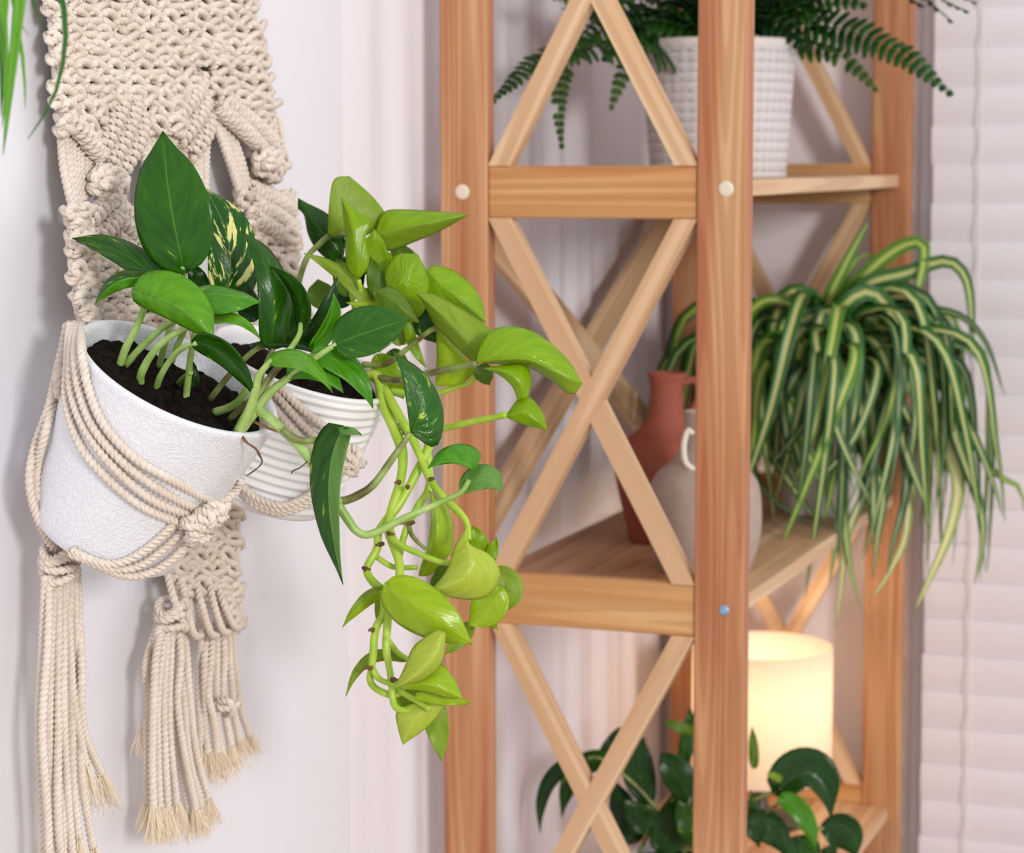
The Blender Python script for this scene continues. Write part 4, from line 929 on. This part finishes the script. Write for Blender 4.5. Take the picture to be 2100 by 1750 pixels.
def build_frond(pts, L, m, hint=(0, 0, 1), spc=.0098):
    L *= 1.2
    C, s = spline(pts, step=spc); n = len(C); T = np.gradient(C, axis=0); T /= np.linalg.norm(T, axis=1, keepdims=True)
    V0, F0 = sweep(C, np.linspace(.0011, .0005, n), np.ones(6), np.zeros(n)); VV = [tuple(v) for v in V0]; FF = [list(q) for q in F0]; UV = [(.05, .5)]*len(VV); uh = np.asarray(hint, float)
    for i in range(1, n):
        t = i/n; ll = L*min(1, .35+t*2.5)*max(.12, (1-t**2.2)); S = np.cross(T[i], uh); S /= np.linalg.norm(S)+1e-9; Nn = np.cross(S, T[i])
        for sg in (-1, 1):
            if random.random() < .04: continue
            d = S*sg*.93+T[i]*.30+Nn*random.uniform(-.25, .1); d /= np.linalg.norm(d); wv = T[i]-d*(T[i]@d); wv /= np.linalg.norm(wv); w = spc*.40; b = C[i]
            P = [b, b+d*ll*.12+wv*w+Nn*.0006, b+d*ll*.55+wv*w*1.05+Nn*.0004, b+d*ll*.9+wv*w*.6-Nn*.001, b+d*ll-Nn*.002, b+d*ll*.9-wv*w*.6-Nn*.001, b+d*ll*.55-wv*w*1.05+Nn*.0004, b+d*ll*.12-wv*w+Nn*.0006]
            k = len(VV); VV += [tuple(q) for q in P]; UV += [(.3, random.random())]*8; FF += [[k, k+1, k+2, k+6], [k, k+6, k+7], [k+2, k+3, k+5, k+6], [k+3, k+4, k+5]]
    return obj('frond', VV, FF, m, fb, uv=UV, solid=.0004)
crown = fc+np.array([0, 0, .135]); dc = depth(crown)
def fpx(lst, z0, z1):
    n = len(lst)-1; return [crown+(at(lst[0][0], lst[0][1], dc)-crown)*.3]+[at(x, y, dc-(z0+(z1-z0)*i/n)) for i, (x, y) in enumerate(lst)]
tilt = tuple(np.array([0, 0, .55])-fw*.9)
for lst, z0, z1, L, mm in (
 ([(1380,116),(1290,98),(1200,98),(1100,128),(1010,206)], .05, .30, .026, FRN), ([(1300,60),(1210,70),(1160,130),(1146,220),(1152,300)], .05, .16, .017, FRL), ([(1330,110),(1290,130),(1270,170),(1254,220)], .02, .05, .014, FRL),
 ([(1540,40),(1640,48),(1740,64),(1850,112),(1948,190)], .0, .08, .030, FRN), ([(1580,96),(1650,96),(1730,118),(1796,182)], -.02, .0, .020, FRL), ([(1530,10),(1620,0),(1700,-6),(1770,10)], .0, .02, .034, FRN),
 ([(1300,30),(1210,16),(1150,-4),(1106,-14)], .04, .20, .026, FRL), ([(1360,70),(1270,40),(1200,20),(1160,20)], .04, .16, .026, FRD), ([(1420,60),(1340,40),(1280,60),(1240,120)], .03, .07, .026, FRN), ([(1500,60),(1560,40),(1620,60),(1650,100)], .02, .06, .028, FRD), ([(1520,30),(1580,10),(1660,30),(1700,70)], .0, .03, .03, FRN)):
    build_frond(fpx(lst, z0, z1), L, mm, hint=tilt)
for k in range(34):
    a = random.uniform(0, 2*math.pi); el = random.uniform(.5, 1.3); LL = random.uniform(.14, .26); d = np.array([math.cos(a)*math.cos(el), math.sin(a)*math.cos(el), math.sin(el)]); o_ = np.array([math.cos(a), math.sin(a), 0])
    if d[0] < -.1: LL = min(LL, .14)
    lim = lambda q: np.array([max(q[0], .06), min(q[1], YF-.04), q[2]])
    build_frond([crown, crown+d*LL*.4, lim(crown+d*LL*.75+o_*LL*.15-np.array([0, 0, LL*.06])), lim(crown+d*LL*.9+o_*LL*.40-np.array([0, 0, LL*random.uniform(.2, .45)]))], random.uniform(.02, .03), random.choice((FRN, FRD, FRD, FRN)))

# ------------------------------------------------------------------ spider plant on the middle shelf
def stripe(name, g0, g1, cream, w=.42):
    m, nt, p = mat(name); L = nt.links; uv = nd(nt, 'ShaderNodeUVMap'); s = nd(nt, 'ShaderNodeSeparateXYZ'); L.new(uv.outputs[0], s.inputs[0]); ab = nd(nt, 'ShaderNodeMath', operation='ABSOLUTE'); L.new(s.outputs[0], ab.inputs[0])
    r = ramp(nt, ab.outputs[0], [(w-.08, cream), (w+.06, g1), (1, g0)]); L.new(r.outputs[0], p.inputs['Base Color']); p.inputs['Roughness'].default_value = .35
    t = nd(nt, 'ShaderNodeBsdfTranslucent'); L.new(r.outputs[0], t.inputs[0]); ms = nd(nt, 'ShaderNodeMixShader', i_0=.2); L.new(p.outputs[0], ms.inputs[1]); L.new(t.outputs[0], ms.inputs[2]); L.new(ms.outputs[0], nt.nodes['Material Output'].inputs[0]); return m
SP = [stripe('spider_striped', lin(36, 92, 30), lin(60, 118, 36), lin(198, 202, 130), .34), stripe('spider_lime', lin(78, 132, 30), lin(104, 152, 44), lin(196, 206, 110), .3), stripe('spider_dark', lin(24, 68, 26), lin(40, 90, 32), lin(150, 172, 110), .24), stripe('spider_pale', lin(120, 150, 60), lin(160, 176, 84), lin(222, 214, 150), .5)]
random.seed(8)
sc0 = onY(1704, 660, 2.60); pot_c = np.array([sc0[0]-.01, sc0[1], SH[2]])
spn = thing('potted_spider_plant', 'spider plant with long cream striped leaves spilling over the middle shelf', 'plant', tuple(pot_c))
V, Fq = lathe([(.0005, 0), (.040, 0), (.044, .004), (.054, sc0[2]-SH[2]-.055), (.056, sc0[2]-SH[2]-.045), (.053, sc0[2]-SH[2]-.045), (.050, sc0[2]-SH[2]-.06)], 48, frame_from((0, 0, 1), pot_c)); obj('pot', V, Fq, WHITE, spn)
V, Fq = lathe([(.0005, sc0[2]-SH[2]-.055), (.0505, sc0[2]-SH[2]-.058)], 40, frame_from((0, 0, 1), pot_c)); obj('soil', V, Fq, SOIL, spn)
ds = depth(sc0); cr = np.array([pot_c[0], pot_c[1], sc0[2]-.055])
def spx(lst, z0, z1):
    n = len(lst)-1; return [cr+np.array([random.uniform(-.015, .015), random.uniform(-.015, .015), 0])]+[at(x, y, ds-(z0+(z1-z0)*i/n)) for i, (x, y) in enumerate(lst)]
for lst, z0, z1, w, k in (
 ([(1700,620),(1730,550),(1782,452)], .0, .02, .017, 1), ([(1720,600),(1760,530),(1800,524)], -.01, .0, .012, 1), ([(1740,610),(1800,540),(1862,500),(1896,510),(1880,600),(1850,670)], .0, .05, .018, 1),
 ([(1760,600),(1860,560),(1940,536),(1980,570),(1992,650),(1990,740)], .02, .06, .017, 0), ([(1760,640),(1860,636),(1960,644),(2020,700),(2060,810)], .02, .08, .010, 2),
 ([(1740,660),(1800,660),(1830,760),(1850,900),(1900,1040),(1904,1086)], .05, .10, .018, 0), ([(1720,640),(1790,600),(1850,690),(1878,820),(1868,950)], .06, .10, .018, 0), ([(1700,640),(1680,660),(1720,780),(1750,900),(1754,980)], .06, .09, .015, 0),
 ([(1740,660),(1900,690),(1960,830),(2030,960),(2090,1000),(2100,1050)], .04, .10, .017, 1), ([(1760,650),(1920,660),(1950,790),(2000,900),(2040,1000),(2056,1060)], .05, .09, .017, 0), ([(1740,680),(1920,760),(1960,900),(2010,1040),(2014,1120),(1998,1200)], .04, .10, .018, 0),
 ([(1720,690),(1880,800),(1960,960),(1950,1080),(1900,1200),(1874,1256)], .04, .10, .020, 3), ([(1700,700),(1720,820),(1730,960),(1716,1100),(1700,1200)], .08, .09, .016, 0), ([(1710,700),(1780,800),(1790,950),(1790,1080),(1774,1140)], .08, .09, .017, 0),
 ([(1700,690),(1700,850),(1700,980),(1690,1080)], .09, .10, .014, 0), ([(1690,690),(1640,760),(1620,900),(1650,980)], .06, .08, .012, 2), ([(1680,650),(1600,690),(1550,760),(1540,800)], .05, .06, .018, 0), ([(1680,650),(1570,760),(1570,900),(1620,990),(1690,1090)], .04, .07, .018, 0),
 ([(1670,660),(1560,800),(1545,930),(1570,1010),(1680,1090)], .02, .06, .009, 2), ([(1660,650),(1600,680),(1580,900),(1545,940)], .05, .07, .007, 1), ([(1720,720),(1760,900),(1810,1000),(1800,1100),(1790,1190)], .06, .10, .015, 0),
 ([(1720,700),(1830,820),(1860,980),(1830,1120),(1820,1180)], .06, .09, .016, 2), ([(1720,720),(1780,960),(1740,1090),(1720,1240),(1712,1290)], .06, .09, .013, 3), ([(1720,740),(1730,1000),(1740,1140),(1764,1250)], .07, .09, .012, 1), ([(1720,720),(1850,900),(1860,1080),(1820,1180),(1780,1236)], .05, .08, .014, 3)):
    strap(spn, spx(lst, z0, z1), w*1.35, SP[k], cup=.20)
for k in range(112):
    a = random.uniform(-3.0, 1.2) if k < 80 else random.uniform(-2.7, -.7); LL = random.uniform(.24, .40) if k < 80 else random.uniform(.20, .30); el = random.uniform(.2, 1.1); d = np.array([math.cos(a)*math.cos(el), math.sin(a)*math.cos(el), math.sin(el)]); o_ = np.array([math.cos(a), math.sin(a), 0])
    R1 = LL*random.uniform(.18, .34); b = cr+np.array([random.uniform(-.02, .02), random.uniform(-.02, .02), 0])
    R1 = min(R1, .10) if d[1] > .2 else R1
    sw = np.array([-math.sin(a), math.cos(a), 0])*random.gauss(0, .045)
    pts = [b, b+d*LL*.25, b+d*LL*.3+o_*R1*.7-np.array([0, 0, LL*.04]), b+d*LL*.25+o_*R1*1.05-np.array([0, 0, LL*.32])+sw*.4, b+d*LL*.22+o_*R1*1.15-np.array([0, 0, LL*random.uniform(.5, .78)])+sw]
    pts = [np.array([q[0], min(q[1], YF-.02) if q[0] < XB else q[1], q[2]]) for q in pts]
    strap(spn, pts, random.uniform(.015, .023), SP[random.choice((0, 0, 0, 2, 2, 1))], cup=.22, face=(math.cos(a)*.8+.2, math.sin(a)*.8-.4, .5))

# ------------------------------------------------------------------ vases on the middle shelf
TERRA = plain('terracotta', lin(160, 88, 70), .75, (60, .2, .002), .3, .12); STONE = plain('stoneware', lin(176, 158, 146), .8, (90, .4, .002), .2, .12)
vb = onZ(1366, 1108, SH[2]); vs1 = thing('terracotta_jug', 'slim terracotta jug with a small handle on the middle shelf', 'vase', tuple(vb))
kpx = depth(vb)/F
def vz(y): return (1108-y)*kpx*1.005
pr = [(.0005, 0), (70*kpx, 0), (76*kpx, .002), (86*kpx, vz(1060)), (100*kpx, vz(1000)), (106*kpx, vz(960)), (104*kpx, vz(930)), (90*kpx, vz(905)), (62*kpx, vz(884)), (42*kpx, vz(862)), (35*kpx, vz(840)), (33*kpx, vz(815)), (34*kpx, vz(790)), (37*kpx, vz(776)), (40*kpx, vz(770)), (39*kpx, vz(765)), (33*kpx, vz(766)), (28*kpx, vz(800)), (28*kpx, vz(850))]
def smooth_prof(p): 
    P_, _ = spline([(a, b, 0) for a, b in p], n=90); return P_[:, :2]
V, Fq = lathe(smooth_prof(pr), 64, frame_from((0, 0, 1), vb)); obj('body', V, Fq, TERRA, vs1)
e1 = vb+np.array([0, 0, vz(786)])+rt*34*kpx; V, Fq = tube([e1-rt*.002, e1+rt*.012+up*.003, e1+rt*.016-up*.014, e1+rt*.008-up*.034, vb+np.array([0, 0, vz(868)])+rt*42*kpx], .0042, nv=10); obj('handle', V, Fq, TERRA, vs1)
jb = onZ(1444, 1166, SH[2]); vs2 = thing('stoneware_jug', 'grey beige stoneware jug with a pale handle in front of the terracotta one', 'vase', tuple(jb)); kj = depth(jb)/F
def jz(y): return (1166-y)*kj*1.005
pr = [(.0005, 0), (90*kj, 0), (96*kj, .002), (112*kj, jz(1110)), (117*kj, jz(1060)), (112*kj, jz(1000)), (96*kj, jz(968)), (64*kj, jz(940)), (48*kj, jz(915)), (44*kj, jz(880)), (43*kj, jz(852)), (46*kj, jz(846)), (43*kj, jz(842)), (37*kj, jz(850)), (37*kj, jz(900))]
V, Fq = lathe(smooth_prof(pr), 64, frame_from((0, 0, 1), jb)); obj('body', V, Fq, STONE, vs2)
hb = jb+np.array([0, 0, jz(890)])-rt*38*kj-fw*.030; V, Fq = tube([hb+rt*.004, hb-rt*.001+up*.004, hb-rt*.005-up*.012, hb-rt*.003-up*.028, hb+rt*.006-up*.036], .0030, nv=10); obj('handle', V, Fq, plain('handle_glaze', lin(226, 214, 204), .5, (90, .1, .001)), vs2)

# ------------------------------------------------------------------ lamp on the lower shelf
lc = onX(1562, 1500, .205); lc[2] = SH[3]; tl = thing('table_lamp', 'lit table lamp with a white drum shade on the lower shelf', 'lamp', tuple(lc)); kl = depth(lc)/F
z0, z1 = .064, .222; Rl = .085
SHM, nt, p = mat('lamp_shade_fabric'); p.inputs['Base Color'].default_value = lin(246, 238, 228); p.inputs['Roughness'].default_value = .9; t = nd(nt, 'ShaderNodeBsdfTranslucent'); t.inputs[0].default_value = lin(250, 238, 222); ms = nd(nt, 'ShaderNodeMixShader', i_0=.58); nt.links.new(p.outputs[0], ms.inputs[1]); nt.links.new(t.outputs[0], ms.inputs[2]); nt.links.new(ms.outputs[0], nt.nodes['Material Output'].inputs[0])
V, Fq = lathe([(Rl, z0), (Rl, (z0+z1)/2), (Rl, z1), (Rl-.0008, z1+.0006), (Rl-.0016, z1), (Rl-.0016, (z0+z1)/2), (Rl-.0016, z0)], 72, frame_from((0, 0, 1), lc)); obj('lamp_shade', V, Fq, SHM, tl)
DKM = plain('lamp_metal', lin(70, 60, 54), .4, (100, .05, .001))
V, Fq = lathe([(.0005, 0), (.048, 0), (.05, .004), (.046, .010), (.012, .014), (.008, .03), (.008, .06), (.013, .065), (.013, .095), (.0005, .096)], 40, frame_from((0, 0, 1), lc)); obj('base', V, Fq, DKM, tl)
EM, nt, p = mat('bulb_glow'); p.inputs['Base Color'].default_value = (1, .9, .7, 1); p.inputs['Emission Color'].default_value = (1, .84, .60, 1); p.inputs['Emission Strength'].default_value = 6
bc = lc+np.array([0, 0, .128]); V, Fq = lathe([(.0005, -.034), (.012, -.032), (.014, -.018), (.026, .0), (.029, .014), (.024, .030), (.012, .038), (.0005, .040)], 32, frame_from((0, 0, 1), bc)); obj('bulb', V, Fq, EM, tl)
V, Fq = tube([lc+np.array([.03, .02, .005]), onX(1690, 1660, .23), onX(1728, 1640, .24), onX(1748, 1594, .24), onX(1756, 1560, .22)], .0022, nv=8); obj('cord', V, Fq, DKM, tl)
pl = bpy.data.lights.new('lamp_light', 'POINT'); pl.energy = .62; pl.color = (1, .78, .52); pl.shadow_soft_size = .03; plo = bpy.data.objects.new('lamp_light', pl); col.objects.link(plo); plo.location = bc+np.array([0, 0, .055]); 

# ------------------------------------------------------------------ pothos on the lower shelf
random.seed(31)
qb = onX(1392, 1790, .20); qb[2] = SH[3]; pp = thing('potted_pothos', 'dark leaved pothos in a pale pot on the lower shelf in front of the lamp', 'plant', tuple(qb)); dq = depth(qb)
V, Fq = lathe([(.0005, 0), (.045, 0), (.05, .003), (.060, .052), (.062, .058), (.058, .058), (.055, .048)], 48, frame_from((0, 0, 1), qb)); obj('pot', V, Fq, plain('grey_white_glaze', lin(206, 200, 198), .5, (90, .1, .001)), pp)
V, Fq = lathe([(.0005, .048), (.0555, .046)], 40, frame_from((0, 0, 1), qb)); obj('soil', V, Fq, SOIL, pp)
blades(pp, dq, [
 ((1190,1560),(1108,1710),(1124,1610),16,18,'P',.02), ((1240,1560),(1152,1680),(1180,1590),22,26,'D',.0,dict(el=.01)), ((1275,1500),(1222,1560),None,34,14,'P',-.02), ((1330,1640),(1322,1512),(1310,1570),36,32,'P',.0,dict(peak=.8)),
 ((1420,1640),(1355,1545),(1380,1580),30,36,'P',.03), ((1400,1560),(1416,1450),(1410,1500),14,20,'D',-.01), ((1420,1500),(1358,1480),None,12,12,'E',.0), ((1300,1720),(1260,1600),None,34,30,'P',-.02), ((1360,1740),(1420,1600),None,40,40,'P',.02), ((1460,1700),(1500,1560),None,46,46,'P',.0), ((1330,1700),(1280,1640),None,28,30,'P',.02),
 ((1600,1618),(1704,1680),(1670,1590),54,34,'P',.07,dict(er=.01,lobe=.16)), ((1606,1640),(1672,1748),(1650,1680),24,20,'G',.085), ((1690,1700),(1756,1760),(1740,1700),26,80,'P',.05,dict(peak=.8)), ((1530,1690),(1620,1770),(1590,1690),20,60,'P',.06), ((1600,1600),(1572,1586),None,8,10,'O',.075), ((1546,1570),(1542,1490),None,10,12,'E',.04), ((1550,1690),(1540,1620),None,10,12,'D',.05),
 ((1640,1720),(1650,1800),None,40,40,'D',.05), ((1430,1720),(1390,1640),None,30,30,'D',.05)])
for lst, z in (([(1392,1740),(1330,1640),(1240,1560),(1190,1558)], .02), ([(1392,1740),(1340,1660),(1300,1580),(1275,1500)], -.02), ([(1400,1740),(1410,1640),(1402,1560)], 0), ([(1400,1740),(1460,1690),(1540,1644),(1602,1618)], .07), ([(1400,1740),(1480,1700),(1560,1672),(1606,1640)], .08), ([(1310,1750),(1336,1700),(1380,1640),(1420,1640)], .03), ([(1400,1745),(1500,1720),(1600,1700),(1690,1700)], .05), ([(1400,1750),(1440,1720),(1460,1700)], 0)):
    stem2(pp, lst, dq, dq-z, .0024, .0016, ST_D)
